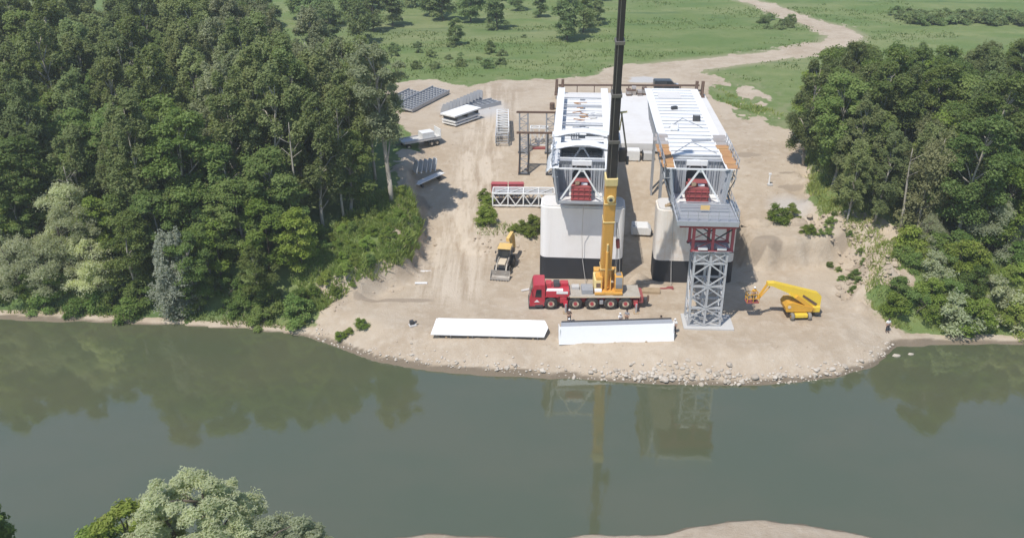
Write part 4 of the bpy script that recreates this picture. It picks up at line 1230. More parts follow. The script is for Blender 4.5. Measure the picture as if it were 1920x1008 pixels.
# ------------------------------------------------------------------ boom lift
BL = thing('boom_lift', 'yellow and orange articulated boom lift with its basket lowered beside the lattice tower', 'boom lift', (32.35, 88.9, hz(32.35, 89.5)), rad(2))
for sx in (-1, 1):
    simple_wheel(BL, sx * 1.02, 0.2, 0.46, 0.36, 'tyre_dusty', 'lift_orange')
    simple_wheel(BL, sx * 1.02, 2.6, 0.46, 0.36, 'tyre_dusty', 'lift_orange')
block('chassis', BL, (0, 1.4, 0.62), (1.5, 3.0, 0.42), 'lift_yellow', 0.06)
block('axle_housing', BL, (0, 0.15, 0.5), (1.7, 0.35, 0.25), 'dark_steel', 0.04)
MB().cyl((0, 1.4, 0.8), (0, 1.4, 0.98), 0.7, 0.7, 18).build('turntable_ring', 'dark_steel', BL)
MB().prism([(-1.75, 1.0), (1.3, 0.95), (1.45, 1.5), (-1.1, 2.15), (-1.6, 2.1), (-1.9, 1.6)], lambda x, z, y: Vector((x, y, z)), 0.35, 2.5).build('turntable_hood', 'lift_orange', BL)
MB().cyl((-1.45, 0.36, 1.65), (-1.45, 0.3, 1.65), 0.2, 0.2, 12).build('hood_badge', 'rim_cream', BL)
block('counterweight', BL, (1.9, 1.45, 1.15), (0.9, 1.9, 0.75), 'lift_yellow', 0.12)
block('tail_skid', BL, (2.15, 1.2, 0.62), (0.8, 1.4, 0.3), 'dark_steel', 0.08)
MB().prism([(2.35, 1.0), (2.35, 2.75), (1.9, 3.15), (-3.4, 4.62), (-4.2, 4.62), (-4.25, 4.3), (-3.6, 4.2), (-0.9, 2.9), (1.1, 1.15), (1.6, 0.9)], lambda x, z, y: Vector((x, y, z)), 0.75, 1.45).build('main_boom', 'lift_yellow', BL)
MB().prism([(1.55, 0.95), (1.75, 1.25), (-0.6, 3.05), (-0.9, 2.75)], lambda x, z, y: Vector((x, y, z)), 0.45, 0.72).build('riser_link', 'lift_orange', BL)
MB().prism([(1.75, 1.6), (1.95, 1.85), (0.15, 3.05), (0.05, 2.85)], lambda x, z, y: Vector((x, y, z)), 0.68, 0.745).build('boom_slot', 'rust', BL)
piece('lift_ram', BL, (0.9, 0.6, 1.6), (-1.6, 0.6, 3.3), 0.16, 0.16, 'lift_yellow')
piece('jib', BL, (-4.1, 1.1, 4.5), (-5.15, 1.1, 2.45), 0.2, 0.24, 'lift_orange')
piece('jib_ram', BL, (-3.9, 0.95, 4.1), (-4.95, 0.95, 2.6), 0.1, 0.1, 'lift_orange')
BL.scale = (0.95, 0.95, 0.95)
bkt = block('basket_floor', BL, (-5.75, 1.1, 2.1), (1.5, 0.95, 0.1), 'red_oxide', 0.02)
for sx in (-0.7, 0, 0.7):
    for y in (0.66, 1.54):
        piece('basket_post', BL, (-5.75 + sx, y, 2.15), (-5.75 + sx, y, 3.2), 0.06, 0.06, 'lift_orange')
for z in (2.65, 3.2):
    for y in (0.66, 1.54):
        piece('basket_rail', BL, (-6.45, y, z), (-5.05, y, z), 0.06, 0.06, 'lift_orange')
    for x in (-6.45, -5.05):
        piece('basket_rail', BL, (x, 0.66, z), (x, 1.54, z), 0.06, 0.06, 'lift_orange')
block('control_box', BL, (-5.75, 0.75, 3.05), (0.5, 0.2, 0.3), 'dark_steel', 0.03)
person((BL.location.x - 5.35, BL.location.y + 0.9, BL.location.z + 2.05), 0.2, 'person in orange-brown clothes standing in the basket of the boom lift', 'lift_orange', 'cloth_brown', 'helmet_white', group='workers in a basket')

# ------------------------------------------------------------------ trusses, trestles and stacks on the upper yard
def box_truss(name, label, cat, loc, rz, L, wd, h, nb, mat, group=None, th=0.12, cover=False):
    t = thing(name, label, cat, loc, rz, group)
    bl = L / nb
    for y in (0, wd):
        for z in (0, h):
            piece('chord', t, (-L / 2, y, z + th / 2), (L / 2, y, z + th / 2), th, th, mat)
        for i in range(nb + 1):
            piece('post', t, (-L / 2 + bl * i, y, th), (-L / 2 + bl * i, y, h), th * 0.95, th * 0.95, mat)
        for i in range(nb):
            a, b = (th, h) if i % 2 else (h, th)
            xm = -L / 2 + bl * i
            if bl > 1.9:
                piece('diagonal', t, (xm, y, h), (xm + bl / 2, y, th), th * .75, th * .75, mat)
                piece('diagonal', t, (xm + bl, y, h), (xm + bl / 2, y, th), th * .75, th * .75, mat)
            else:
                piece('diagonal', t, (xm, y, a), (xm + bl, y, b), th * .75, th * .75, mat)
    for i in range(nb + 1):
        for z in (0, h):
            piece('tie', t, (-L / 2 + bl * i, 0, z + th / 2), (-L / 2 + bl * i, wd, z + th / 2), th * .8, th * .8, mat)
    for i in range(nb):
        piece('tie_brace', t, (-L / 2 + bl * i, 0, h + th / 2), (-L / 2 + bl * (i + 1), wd, h + th / 2), th * .6, th * .6, mat)
    return t
ft = box_truss('lattice_truss', 'long white lattice truss lying on the bank left of the left pier', 'truss', (1.55, 115.6, hz(1.5, 116) + 0.15), rad(-1.5), 8.4, 2.3, 1.75, 4, 'white_paint', None, 0.17)
for k, y in enumerate((0.5, 1.2, 1.8)):
    piece('grating', ft, (-4.0, y, 1.72), (4.0, y, 1.72), 0.5, 0.05, 'tower_grey')
    piece('inner_grate', ft, (-4.0, y, 0.3), (4.0, y, 0.3), 0.5, 0.06, 'dark_steel')
for k, (x, l, lab) in enumerate(((-1.75, 2.25, 'left one of two red steel boxes lying behind the white lattice truss'), (0.6, 2.1, 'right one of two red steel boxes lying behind the white lattice truss'))):
    t = thing('red_box_beam', lab, 'steel box', (x, 119.3, hz(x, 119.3)), rad(-2 + 3 * k), 'red steel boxes behind the white truss')
    block('beam_body', t, (0, 0, 1.45), (l, 1.1, 1.1), 'red_steel', 0.05)
    for u in (-0.5, 0, 0.5):
        piece('beam_rib', t, (u * l * .9, -0.58, 0.95), (u * l * .9, -0.58, 1.95), 0.07, 0.1, 'red_oxide')
    piece('beam_flange', t, (-l / 2 - 0.05, -0.4, 2.03), (l / 2 + 0.05, -0.4, 2.03), 0.4, 0.06, 'red_steel')
    for u in (-0.4, 0.4):
        block('bearer', t, (u * l, 0, 0.42), (0.3, 1.2, 0.92), 'timber')

def trestle(loc, label, mat_leg):
    t = thing('trestle_frame', label, 'trestle', loc, rad(-2), 'steel trestle frames on the upper yard')
    H = 6.1
    piece('top_beam', t, (-3.1, 0, H + 0.12), (3.1, 0, H + 0.12), 0.3, 0.26, 'rust')
    for cx in (-2.0, 2.0):
        for u in (-0.62, 0.62):
            piece('leg', t, (cx + u, 0, 0), (cx + u, 0, H), 0.22, 0.22, mat_leg)
        for k in range(8):
            z = 0.15 + 0.72 * k
            piece('rung', t, (cx - 0.6, 0, z), (cx + 0.6, 0, z), 0.08, 0.08, 'galvanised')
            piece('lacing', t, (cx - 0.6 if k % 2 else cx + 0.6, 0, z), (cx + 0.6 if k % 2 else cx - 0.6, 0, z + 0.72), 0.09, 0.09, 'galvanised')
        block('base_plate', t, (cx, 0, 0.04), (1.7, 0.7, 0.08), 'dark_steel')
    return t
trestle((3.75, 124.9, hz(2, 124.9)), 'nearer rusty trestle frame with lattice columns on the upper yard', 'dark_steel')
trestle((3.75, 130.6, hz(2, 130.6)), 'farther rusty trestle frame with lattice columns on the upper yard', 'galvanised')
for k, cx in enumerate((1.1, 2.4)):
    o = MB().box((0, 0, 0.12), (0.22, 5.6, 0.22), None, 0.02).build('ground_rail', 'rust')
    o.location = (cx, 127.8, hz(cx, 127.8)); o.rotation_euler = (math.atan((hz(cx, 130.4) - hz(cx, 125)) / 5.4), 0, rad(-4 if k else -2))
    tag(o, 'rusty base rail on the sand between the trestle frames, %s one' % ('inner' if k else 'outer'), 'rail', 'base rails of the trestles')
box_truss('truss_stack', 'stack of white lattice trusses left of the trestle frames, lower layer', 'truss', (-0.6, 138.0, hz(-0.6, 136) + 0.1), rad(90), 11.0, 1.9, 1.15, 8, 'tower_grey', 'stacked white trusses', 0.12)
box_truss('truss_stack', 'stack of white lattice trusses left of the trestle frames, upper layer', 'truss', (-0.55, 138.4, hz(-0.6, 136) + 1.45), rad(90.8), 9.5, 1.8, 0.85, 7, 'white_paint', 'stacked white trusses', 0.12)
box_truss('white_lattice_frame', 'white lattice frame standing on the sand under the trestle frames', 'lattice frame', (4.1, 133.0, hz(4, 133)), rad(-4), 2.6, 1.2, 2.6, 2, 'white_paint', None, 0.16)
o = thing('red_bundle', 'bundle of short red steel bars in front of the white lattice frame', 'steel bars', (4.1, 131.9, hz(4, 131.9)), 0)
for k in range(5):
    piece('bar', o, (-1.0, -0.3 + 0.15 * k, 0.1), (1.0, -0.28 + 0.15 * k, 0.1), 0.12, 0.2, 'red_oxide')

def deck_grid(px_loc, rz, L, W, nl, nc, label, tilt=0.0, lift=0.15, group='steel deck panels stacked by the wood', rib=0.34):
    x, y = px_loc
    t = thing('steel_deck_panel', label, 'steel panel', (x, y, hz(x, y) + lift), rz, group)
    t.rotation_euler = (0, tilt, rz)
    block('base_plate', t, (0, 0, 0), (W, L, 0.05), 'galvanised')
    for i in range(nl):
        u = -W / 2 + W * i / (nl - 1)
        piece('long_rib', t, (u, -L / 2, 0.03 + rib / 2), (u, L / 2, 0.03 + rib / 2), 0.06 if 0 < i < nl - 1 else 0.1, rib if 0 < i < nl - 1 else rib * 2.0, 'galvanised')
    for i in range(nc):
        v = -L / 2 + L * i / (nc - 1)
        piece('cross_rib', t, (-W / 2, v, 0.02 + rib / 2), (W / 2, v, 0.02 + rib / 2), 0.08, rib * 0.9, 'tower_grey')
    return t
deck_grid((-15.6, 155.5), rad(-24), 13.5, 3.4, 7, 14, 'grey steel deck panel with rib grid, clear of the trees at the yard corner', 0.12, 0.5)
deck_grid((-19.6, 154.5), rad(-24), 12.5, 3.2, 6, 13, 'grey steel deck panel with a grid of ribs, half under the trees', 0.12, 0.45)
def rib_frame(x, y, rz, n, label, mat='galvanised', gap=0.9, h=1.7, group=None):
    t = thing('rib_plate_stack', label, 'steel plates', (x, y, hz(x, y)), rz, group)
    for k in range(n):
        o = MB().prism([(0, 0), (1.7, 0), (1.62, h * .93), (1.3, h), (0.45, h * .96), (0.12, h * .5)], lambda u, v, w_: Vector((u, w_, v)), -0.05, 0.05).build('rib_plate', mat, t)
        o.location = (0.04 * k, gap * k, 0.05); o.rotation_euler = (rad(-12), 0, 0)
    piece('bearer', t, (0.3, -0.5, 0.05), (0.3, gap * n, 0.05), 0.15, 0.12, 'timber')
    piece('bearer', t, (1.4, -0.5, 0.05), (1.4, gap * n, 0.05), 0.15, 0.12, 'timber')
    return t
rib_frame(-12.0, 147.2, rad(-28), 11, 'row of upright grey steel rib plates behind the white slab stack', gap=1.05, h=2.0)
deck_grid((-5.6, 152.5), rad(-50), 7.5, 2.6, 5, 8, 'low grey steel panel lying right of the upright rib plates', 0.0, 0.12)
# white slab stack
for k, (z, w_, l, lab) in enumerate(((0.35, 3.0, 6.0, 'lowest white slab in the stack by the left yard edge'), (0.8, 2.9, 6.2, 'middle white slab in the stack by the left yard edge'), (1.75, 3.1, 6.6, 'top white slab of the stack by the left yard edge, propped clear of the others'))):
    t = thing('white_slab', lab, 'slab', (-8.3, 143.8, hz(-8.3, 143) + z), rad(-38), 'white slabs stacked on the left yard')
    block('slab', t, (0, 0, 0), (w_, l, 0.24), 'white_paint', 0.02)
    for y in (-l * .4, 0, l * .4):
        block('spacer', t, (0, y, -0.12 - (0.29 if k == 2 else 0.1)), (w_ * 0.9, 0.25, 0.35 if k < 2 else 0.6), 'dark_steel')
# things half hidden by the trees on the left edge of the yard
def flatbed(x, y, rz, label):
    t = thing('flat_trailer', label, 'trailer', (x, y, hz(x, y)), rz)
    block('bed', t, (0, 0, 1.1), (2.3, 6.2, 0.2), 'concrete', 0.03)
    for sy in (-2.3, 1.5, 2.4):
        for sx in (-1, 1):
            simple_wheel(t, sx * 0.95, sy, 0.42, 0.3)
    block('head_board', t, (0, 3.0, 1.8), (2.3, 0.1, 1.3), 'white_paint', 0.02)
    block('crate', t, (-0.2, 1.2, 1.65), (1.6, 2.0, 0.9), 'white_paint', 0.05)
    piece('drawbar', t, (0, -3.0, 0.9), (0, -4.3, 0.7), 0.14, 0.14, 'dark_steel')
    for sx in (-1.1, 1.1):
        piece('side_rave', t, (sx, -3.1, 1.28), (sx, 3.0, 1.28), 0.06, 0.2, 'galvanised')
    return t
flatbed(-14.0, 132.5, rad(-60), 'white flat trailer with a pale crate, half under the trees at the left yard edge')
rib_frame(-14.4, 124.2, rad(-62), 5, 'short row of pale steel rib plates in the tree shade by the dirt road', 'tarp_grey', 0.7, 1.8)
t = thing('white_plate', 'white steel plate propped aslant at the tree edge by the dirt road', 'steel plate', (-12.0, 122.6, hz(-12, 122.6) + 0.7), rad(-35))
t.rotation_euler = (rad(8), rad(-12), rad(-50))
block('plate', t, (0, 0, 0), (1.7, 4.8, 0.14), 'white_paint', 0.02)
for y in (-1.6, 1.6):
    block('prop', t, (0.2, y, -0.4), (0.9, 0.25, 0.65), 'dark_steel')

# ------------------------------------------------------------------ slab between the girders and its clutter
z9 = 9.0
m = MB().prism([(-13, -14.4), (13.2, -14.4), (13.2, 14.4), (-13, 14.4)], lambda u, v, z: Vector((u, v, z)), -1.2, 0.0)
o = m.build('assembly_slab', 'concrete_pale'); o.location = (20.35, 144.6, z9); o.rotation_euler.z = rad(-2.5); tag(o, 'wide pale concrete assembly slab on the ground beneath the rear of both girders', 'slab')
# temporary stools under the rear of the girders
for g, lab in ((GA, 'left'), (GB, 'right')):
    Lg = 35 if g is GA else 33
    for y, wh in ((Lg - 3.5, 'rear'), (Lg - 15, 'middle')):
        p = g.matrix_basis @ Vector((0, y, 0))
        zb = max(hz(p.x, p.y), z9 if p.y > 130.5 else 0)
        t = thing('support_stool', 'grey steel support stool under the %s of the %s girder' % (wh, lab), 'support', (p.x, p.y, zb), g.rotation_euler.z, 'support stools under the girders')
        h = p.z - zb
        for u in (-2.1, 2.1):
            for v in (-0.6, 0.6):
                piece('post', t, (u, v, -0.3), (u, v, h - 0.25), 0.25, 0.25, 'galvanised')
            piece('brace', t, (u, -0.6, 0.2), (u, 0.6, h - 0.5), 0.1, 0.1, 'galvanised')
        piece('cap_beam', t, (-2.6, 0, h - 0.13), (2.6, 0, h - 0.13), 0.5, 0.25, 'dark_steel')
def spotz(x, y): return (x, y, max(hz(x, y), -5))
t = thing('white_container', 'white block-shaped container at the front edge of the concrete slab', 'container', (18.05, 128.9, hz(18, 128.9)), rad(-3))
block('body', t, (0, 0, 0.75), (1.85, 1.6, 1.5), 'white_paint', 0.08); block('lid', t, (0, 0, 1.53), (1.7, 1.5, 0.06), 'white_sheet', 0.02)
for u in (-0.6, 0.6): block('skid', t, (u, 0, 0.05), (0.18, 1.7, 0.14), 'timber')
t = thing('concrete_box', 'grey concrete box with dark ends beside the white container', 'box', (20.2, 128.9, hz(20, 128.9)), rad(-3))
block('body', t, (0, 0, 0.55), (1.3, 1.3, 1.1), 'concrete', 0.05)
for u in (-0.75, 0.75): block('end_frame', t, (u, 0, 0.6), (0.16, 1.4, 1.2), 'dark_steel', 0.02)
t = thing('white_tank', 'white boxy tank lying on the sand between the two piers', 'tank', (17.2, 111.3, hz(17.2, 111.3)), rad(-5))
m = MB().prism([(-1.3, 0.1), (1.3, 0.1), (1.35, 0.8), (0.9, 1.25), (-1.2, 1.25)], lambda u, z, y: Vector((u, y, z)), -1.0, 1.1).build('shell', 'white_paint', t)
bv = m.modifiers.new('bevel', 'BEVEL'); bv.width = 0.12; bv.segments = 3
block('valve', t, (1.42, -0.3, 0.3), (0.3, 0.5, 0.4), 'dark_steel', 0.05); block('filler_cap', t, (-0.9, -0.6, 1.29), (0.35, 0.3, 0.1), 'galvanised', 0.03)
# rear cross rail and rusty frames
t = thing('rear_rail', 'long rusty rail across the far edge of the concrete slab', 'rail', (20.9, 160.2, 8.6), rad(-0.5))
piece('rail_beam', t, (-12.6, 0, 1.5), (12.6, 0, 1.5), 0.25, 0.3, 'rust')
for k in range(9):
    piece('rail_post', t, (-12.3 + 24.6 * k / 8, 0, -0.4), (-12.3 + 24.6 * k / 8, 0, 1.45), 0.14, 0.14, 'rust')
for x, lab in ((8.4, 'rusty steel upright pair at the far left corner of the concrete slab'), (32.9, 'rusty steel upright pair at the far right corner of the concrete slab')):
    t = thing('rusty_upright', lab, 'frame', (x, 158.4 if x < 20 else 157.0, 9.0), rad(-3), 'rusty uprights at the slab corners')
    for u in (-0.55, 0.5):
        piece('post', t, (u, 0, 0), (u + 0.08, 0.1, 2.6), 0.5, 0.55, 'rust')
        piece('brace', t, (u, -1.0, 0.1), (u, 0, 2.0), 0.2, 0.2, 'rust')
    piece('tie', t, (-0.7, 0, 1.0), (0.7, 0, 1.0), 0.25, 0.25, 'dark_steel')
    block('foot', t, (0, -0.3, 0.15), (1.7, 1.8, 0.3), 'rust', 0.03)
for k in range(5):
    x = 20.6 + 0.95 * k; h = (1.1, 1.4, 0.9, 1.25, 0.7)[k]
    t = thing('formwork_stack', ('low', 'tallest', 'squat', 'darker', 'smallest')[k] + ' brown formwork stack on the far edge of the slab between the girders', 'formwork', (x, 157.6 + 0.5 * (k % 2), 9.0), rng.uniform(-0.2, 0.2), 'formwork stacks behind the girders')
    for j in range(4):
        block('board', t, (0, 0, 0.02 + h * (j + 0.5) / 4), (0.85 - 0.03 * j, 1.2, h / 4 - 0.03), 'rust' if (k + j) % 3 == 0 else 'grey_board')
t = thing('dark_drum', 'dark drum standing on the sand left of the rear of the left girder', 'drum', (6.85, 151.0, hz(6.85, 151)))
MB().cyl((0, 0, 0), (0, 0, 1.15), 0.42, 0.42, 14).build('shell', 'rust', t)
for z in (0.35, 0.75): MB().cyl((0, 0, z), (0, 0, z + 0.06), 0.45, 0.45, 14).build('hoop', 'dark_steel', t)
# van
t = thing('van', 'dark van parked sideways behind the concrete slab', 'van', (28.2, 164.0, hz(28.2, 164)), 0)
cp = [(-2.3, 0.45), (-2.3, 1.7), (-2.15, 1.9), (0.75, 1.9), (1.55, 1.15), (2.3, 0.95), (2.35, 0.45)]
o = MB().prism(cp, lambda u, v, y: Vector((u, y, v)), -0.9, 0.9).build('body', 'van_dark', t)
bv = o.modifiers.new('bevel', 'BEVEL'); bv.width = 0.08; bv.segments = 2; bv.limit_method = 'ANGLE'
MB().prism([(0.86, 1.83), (1.5, 1.2), (1.54, 1.24), (0.9, 1.87)], lambda u, v, y: Vector((u, y, v)), -0.8, 0.8).build('windscreen', 'cab_glass', t)
MB().prism([(0.0, 1.15), (0.0, 1.75), (0.65, 1.75), (1.2, 1.15)], lambda u, v, y: Vector((u, y, v)), -0.925, -0.905).build('side_window', 'dark_glass', t)
block('bonnet', t, (1.95, 0, 1.0), (0.7, 1.6, 0.1), 'van_silver', 0.03)
for x in (-1.5, 1.5):
    for y in (-0.8, 0.8):
        m = MB().cyl((x, y - 0.12, 0.35), (x, y + 0.12, 0.35), 0.35, 0.35, 14).build('wheel', 'tyre', t)
        MB().cyl((x, y - 0.14, 0.35), (x, y + 0.14, 0.35), 0.18, 0.18, 10).build('rim', 'van_silver', m)
for y in (-0.6, 0.6): block('headlight', t, (2.33, y, 0.8), (0.06, 0.3, 0.16), 'cab_glass', 0.02)
# white pole on the right yard
t = thing('marker_pole', 'short white marker pole standing in the sand right of the right girder', 'pole', (35.6, 118.2, hz(35.6, 118.2)))
MB().cyl((0, 0, 0), (0, 0, 1.5), 0.12, 0.1, 10).build('post', 'white_paint', t); block('cap', t, (0, 0, 1.6), (0.4, 0.2, 0.25), 'white_sheet', 0.04); block('foot', t, (0.1, -0.2, 0.1), (0.7, 0.5, 0.25), 'concrete', 0.05)
# planks and small stuff
for k, (x, y, l, rz, lab) in enumerate(((-11.0, 98.0, 1.5, 0.03, 'white plank on the sand by the foot of the grassy left bank'), (-10.9, 101.7, 1.6, 0.0, 'pale plank on the sand a little behind the white one'), (1.7, 96.3, 1.2, 0.4, 'pale board lying on the sand left of the crane cab'))):
    o = MB().box((0, 0, 0.1), (l, 0.3, 0.14), None, 0.02).build('plank', 'white_paint' if k == 0 else 'concrete_pale'); o.location = (x, y, hz(x, y)); o.rotation_euler.z = rz; tag(o, lab, 'plank', 'planks on the sand')
t = thing('water_pump', 'small dark pump on a pale base near the shore, left of the white segments', 'pump', (-11.0, 87.6, hz(-11, 87.6)), 0.4)
block('base', t, (0, 0, 0.1), (0.8, 0.6, 0.2), 'concrete_pale', 0.03); block('motor', t, (-0.1, 0, 0.45), (0.45, 0.4, 0.5), 'dark_steel', 0.08); MB().cyl((0.15, 0, 0.4), (0.5, 0, 0.45), 0.12, 0.12, 10).build('outlet', 'dark_steel', t)
# footing edge and earth between the piers
o = MB().box((0, 0, 0.15), (4.6, 1.1, 0.5), None, 0.08).build('footing_edge', 'timber'); o.location = (15.3, 96.0, 1.75); o.rotation_euler.z = rad(-6); tag(o, 'low earth-stained concrete footing edge between the piers', 'footing')
o = MB().box((0, 0, 0.1), (2.0, 0.5, 0.3), None, 0.05).build('red_beam_offcut', 'red_oxide'); o.location = (18.3, 96.6, 1.8); o.rotation_euler.z = 0.1; tag(o, 'short red steel offcut on the ground at the foot of the right pier', 'steel offcut')
# ------------------------------------------------------------------ vegetation
def leaf_mesh(name, mat, lobes, per_lobe, size, up=0.35, seed=0, aspect=0.6, droop=0.0, twist=1.0):
    """lobes: list of (cx,cy,cz,rx,ry,rz). Every leaf spray is its own bent quad."""
    r = np.random.default_rng(seed)
    P = []; D = []; T = []
    for (cx, cy, cz, rx, ry, rz_) in lobes:
        n = max(6, int(per_lobe * r.uniform(0.75, 1.25)))
        d = r.normal(size=(n, 3)); d /= np.linalg.norm(d, axis=1)[:, None]
        d[:, 2] = np.where(d[:, 2] < -0.35, -d[:, 2] * 0.6, d[:, 2])
        rr = r.random(n) ** 0.36
        # ragged outline: radius modulated per direction
        ph = r.uniform(0, 6.28, 6)
        mod = 1 + 0.22 * np.sin(3 * d[:, 0] + ph[0]) * np.sin(4 * d[:, 1] + ph[1]) + 0.18 * np.sin(7 * d[:, 2] + 5 * d[:, 0] + ph[2])
        rr = rr * mod
        p = d * rr[:, None] * np.array([rx, ry, rz_]) + np.array([cx, cy, cz])
        p[:, 2] -= droop * rr * np.hypot(d[:, 0], d[:, 1]) * rz_
        P.append(p); D.append(d)
        base = r.random()
        t = np.clip(base * 0.65 + 0.35 * r.random(n), 0, 1)
        T.append(np.stack([t, r.random(n), np.full(n, base), np.ones(n)], -1))
    P = np.concatenate(P); D = np.concatenate(D); T = np.concatenate(T)
    n = len(P)
    nrm = D * 0.42 + r.normal(size=(n, 3)) * 0.42 * twist + np.array([-0.12, -0.2, up + 0.2])
    nrm /= np.linalg.norm(nrm, axis=1)[:, None]
    a = r.normal(size=(n, 3)); a[:, 2] -= droop
    t1 = a - (a * nrm).sum(1)[:, None] * nrm
    t1 /= np.linalg.norm(t1, axis=1)[:, None]
    t2 = np.cross(nrm, t1)
    s = size * r.uniform(0.6, 1.35, n)[:, None]
    v0 = P - t1 * s
    v1 = P + t2 * s * aspect - nrm * s * 0.15
    v2 = P + t1 * s
    v3 = P - t2 * s * aspect - nrm * s * 0.15
    V = np.stack([v0, v1, v2, v3], 1).reshape(-1, 3)
    F = np.arange(4 * n).reshape(n, 4)
    A = np.repeat(T, 4, axis=0)
    return np_mesh(name, V, F, mat, {'tint': A}, smooth=False)

def tree_proto(seed, H, R, base, nl, per, size, leaf, bark, lean=0.0, shape='oval', lobe=(0.9, 1.7), limbs=9, trunk_r=0.2, droop=0.0, up=0.35, aspect=0.6, multi=1):
    r = random.Random(seed)
    lobes = []; stems = []
    tk = MB()
    def axis(z): 
        q = z / H
        return Vector((lean * q * q * H + 0.35 * math.sin(q * 4 + seed), 0.3 * math.sin(q * 3.1 + 2 * seed), z))
    for i in range(nl):
        q = (i + r.random()) / nl
        z = H * (base + (0.97 - base) * q ** 0.9)
        if shape == 'oval': prof = math.sin(math.pi * (0.16 + 0.80 * q)) ** 0.7
        elif shape == 'column': prof = (0.65 + 0.35 * math.sin(math.pi * q)) * (1 - 0.45 * q ** 3)
        elif shape == 'dome': prof = math.cos(q * 1.35) ** 0.75
        else: prof = (0.35 + 0.65 * q) * (1 - 0.7 * max(0, q - 0.75) / 0.25)
        a = r.uniform(0, 6.283); rho = R * prof * r.uniform(0.25, 1.0) ** 0.6
        c = axis(z) + Vector((rho * math.cos(a), rho * math.sin(a), r.uniform(-0.4, 0.4)))
        s = r.uniform(*lobe) * (0.75 + 0.35 * (1 - q))
        ve = 1.55 if shape == 'column' else 1.0
        lobes.append((c.x, c.y, c.z, s * r.uniform(0.8, 1.2) / ve ** .5, s * r.uniform(0.8, 1.2) / ve ** .5, s * r.uniform(0.6, 1.0) * ve))
    for k in range(multi):
        off = Vector((0, 0, 0)) if multi == 1 else Vector((0.5 * math.cos(2.1 * k + seed), 0.5 * math.sin(2.1 * k + seed), 0))
        pts = [axis(H * t) + off * (1 + 2.5 * t) for t in (0, .15, .35, .55, .75, .92)]
        pts[0] = Vector((off.x, off.y, -0.5))
        rs = [trunk_r * m for m in (1.25, 1.0, .82, .6, .36, .12)]
        if k == 0: tk.tube(pts, rs, 7)
        else: stems.append(MB().tube(pts, rs, 7).mesh('stem', bark, True))
    pick = r.sample(range(nl), min(limbs, nl))
    for i in pick:
        c = Vector(lobes[i][:3])
        z0 = max(H * base * 0.6, c.z - r.uniform(0.1, 0.22) * H)
        p0 = axis(z0) + (Vector((0.5 * math.cos(seed), 0.5 * math.sin(seed), 0)) * (1 + 2.5 * z0 / H) if multi > 1 else Vector((0, 0, 0))); mid = p0.lerp(c, 0.5) + Vector((0, 0, 0.06 * H * r.uniform(-.3, 1)))
        tk.tube([p0, mid, c], [trunk_r * .42, trunk_r * .28, trunk_r * .09], 5)
    return dict(leaf=leaf_mesh('crown', leaf, lobes, per, size, up, seed, aspect, droop), trunk=tk.mesh('trunk', bark, True), stems=stems, H=H)

POP = [tree_proto(s, H, R, b, int(n * 2.1), 340, 0.145, 'leaf_poplar', 'bark_pale', le, 'column', (0.6, 1.35), 13, 0.2, up=0.55)
       for s, H, R, b, n, le in ((1, 17.5, 2.9, .22, 32, .04), (2, 16, 3.2, .18, 34, -.05), (3, 19, 3.0, .26, 34, .02), (4, 15, 2.7, .2, 28, .0), (5, 17, 3.3, .16, 36, .06))]
ASP = [tree_proto(s, H, R, b, int(n * 1.8), 380, 0.14, 'leaf_aspen', 'bark_pale', le, 'column', (0.65, 1.35), 13, 0.19, up=0.5)
       for s, H, R, b, n, le in ((6, 18, 2.9, .36, 30, .03), (7, 16, 3.1, .34, 30, -.04), (8, 19.5, 3.0, .4, 32, .05))]
DRK = [tree_proto(s, H, R, b, int(n * 1.7), 430, 0.15, 'leaf_dark', 'bark_pale', le, 'oval', (0.75, 1.55), 12, 0.2, up=0.55)
       for s, H, R, b, n, le in ((11, 13.5, 3.6, .2, 30, .03), (12, 12, 3.4, .18, 28, -.04), (13, 14.5, 3.8, .24, 34, .0), (14, 11, 3.2, .2, 24, .08))]
BRT = [tree_proto(s, H, R, b, int(n * 1.5), 400, 0.135, 'leaf_bright', 'bark_dark', 0, 'oval', (0.65, 1.3), 9, 0.13, up=0.5)
       for s, H, R, b, n in ((21, 8.5, 2.7, .12, 24), (22, 7, 2.6, .1, 20), (23, 9.5, 2.5, .15, 24))]
WIL = [tree_proto(s, H, R, b, int(n * 1.4), 430, 0.145, 'leaf_willow', 'bark_dark', 0, 'dome', (0.9, 1.6), 10, 0.2, .4, .3, .34, 2)
       for s, H, R, b, n in ((31, 9, 4.2, .15, 34), (32, 7.5, 3.6, .12, 30))]
OLV = [tree_proto(s, H, R, b, int(n * 1.3), 330, 0.14, 'leaf_olive', 'bark_pale', 0, 'column', (0.9, 1.6), 10, 0.14, .2, .3, .5)
       for s, H, R, b, n in ((41, 11, 2.6, .15, 24), (42, 9, 2.8, .1, 22))]
SIL = [tree_proto(51, 8.5, 1.9, .05, 36, 420, 0.13, 'leaf_silver', 'bark_dark', .12, 'column', (0.75, 1.25), 8, 0.12, .5, .3, .4)]
BSH = [tree_proto(s, H, R, .05, int(n * 1.5), 260, 0.125, 'leaf_shrub', 'bark_dark', 0, 'dome', (0.55, 1.0), 6, 0.05, .1, .35, .6, 3)
       for s, H, R, n in ((61, 2.6, 1.9, 14), (62, 2.0, 1.7, 12), (63, 3.4, 2.0, 16))]
BSB = [tree_proto(s, H, R, .05, int(n * 1.5), 260, 0.125, 'leaf_bright', 'bark_dark', 0, 'dome', (0.55, 1.0), 6, 0.05, .1, .35, .6, 3)
       for s, H, R, n in ((66, 2.4, 1.8, 14), (67, 3.2, 2.0, 16))]
BSW = [tree_proto(68, 3.2, 2.1, .05, 16, 200, 0.19, 'leaf_willow', 'bark_dark', 0, 'dome', (0.6, 1.05), 6, 0.05, .3, .3, .4, 3)]
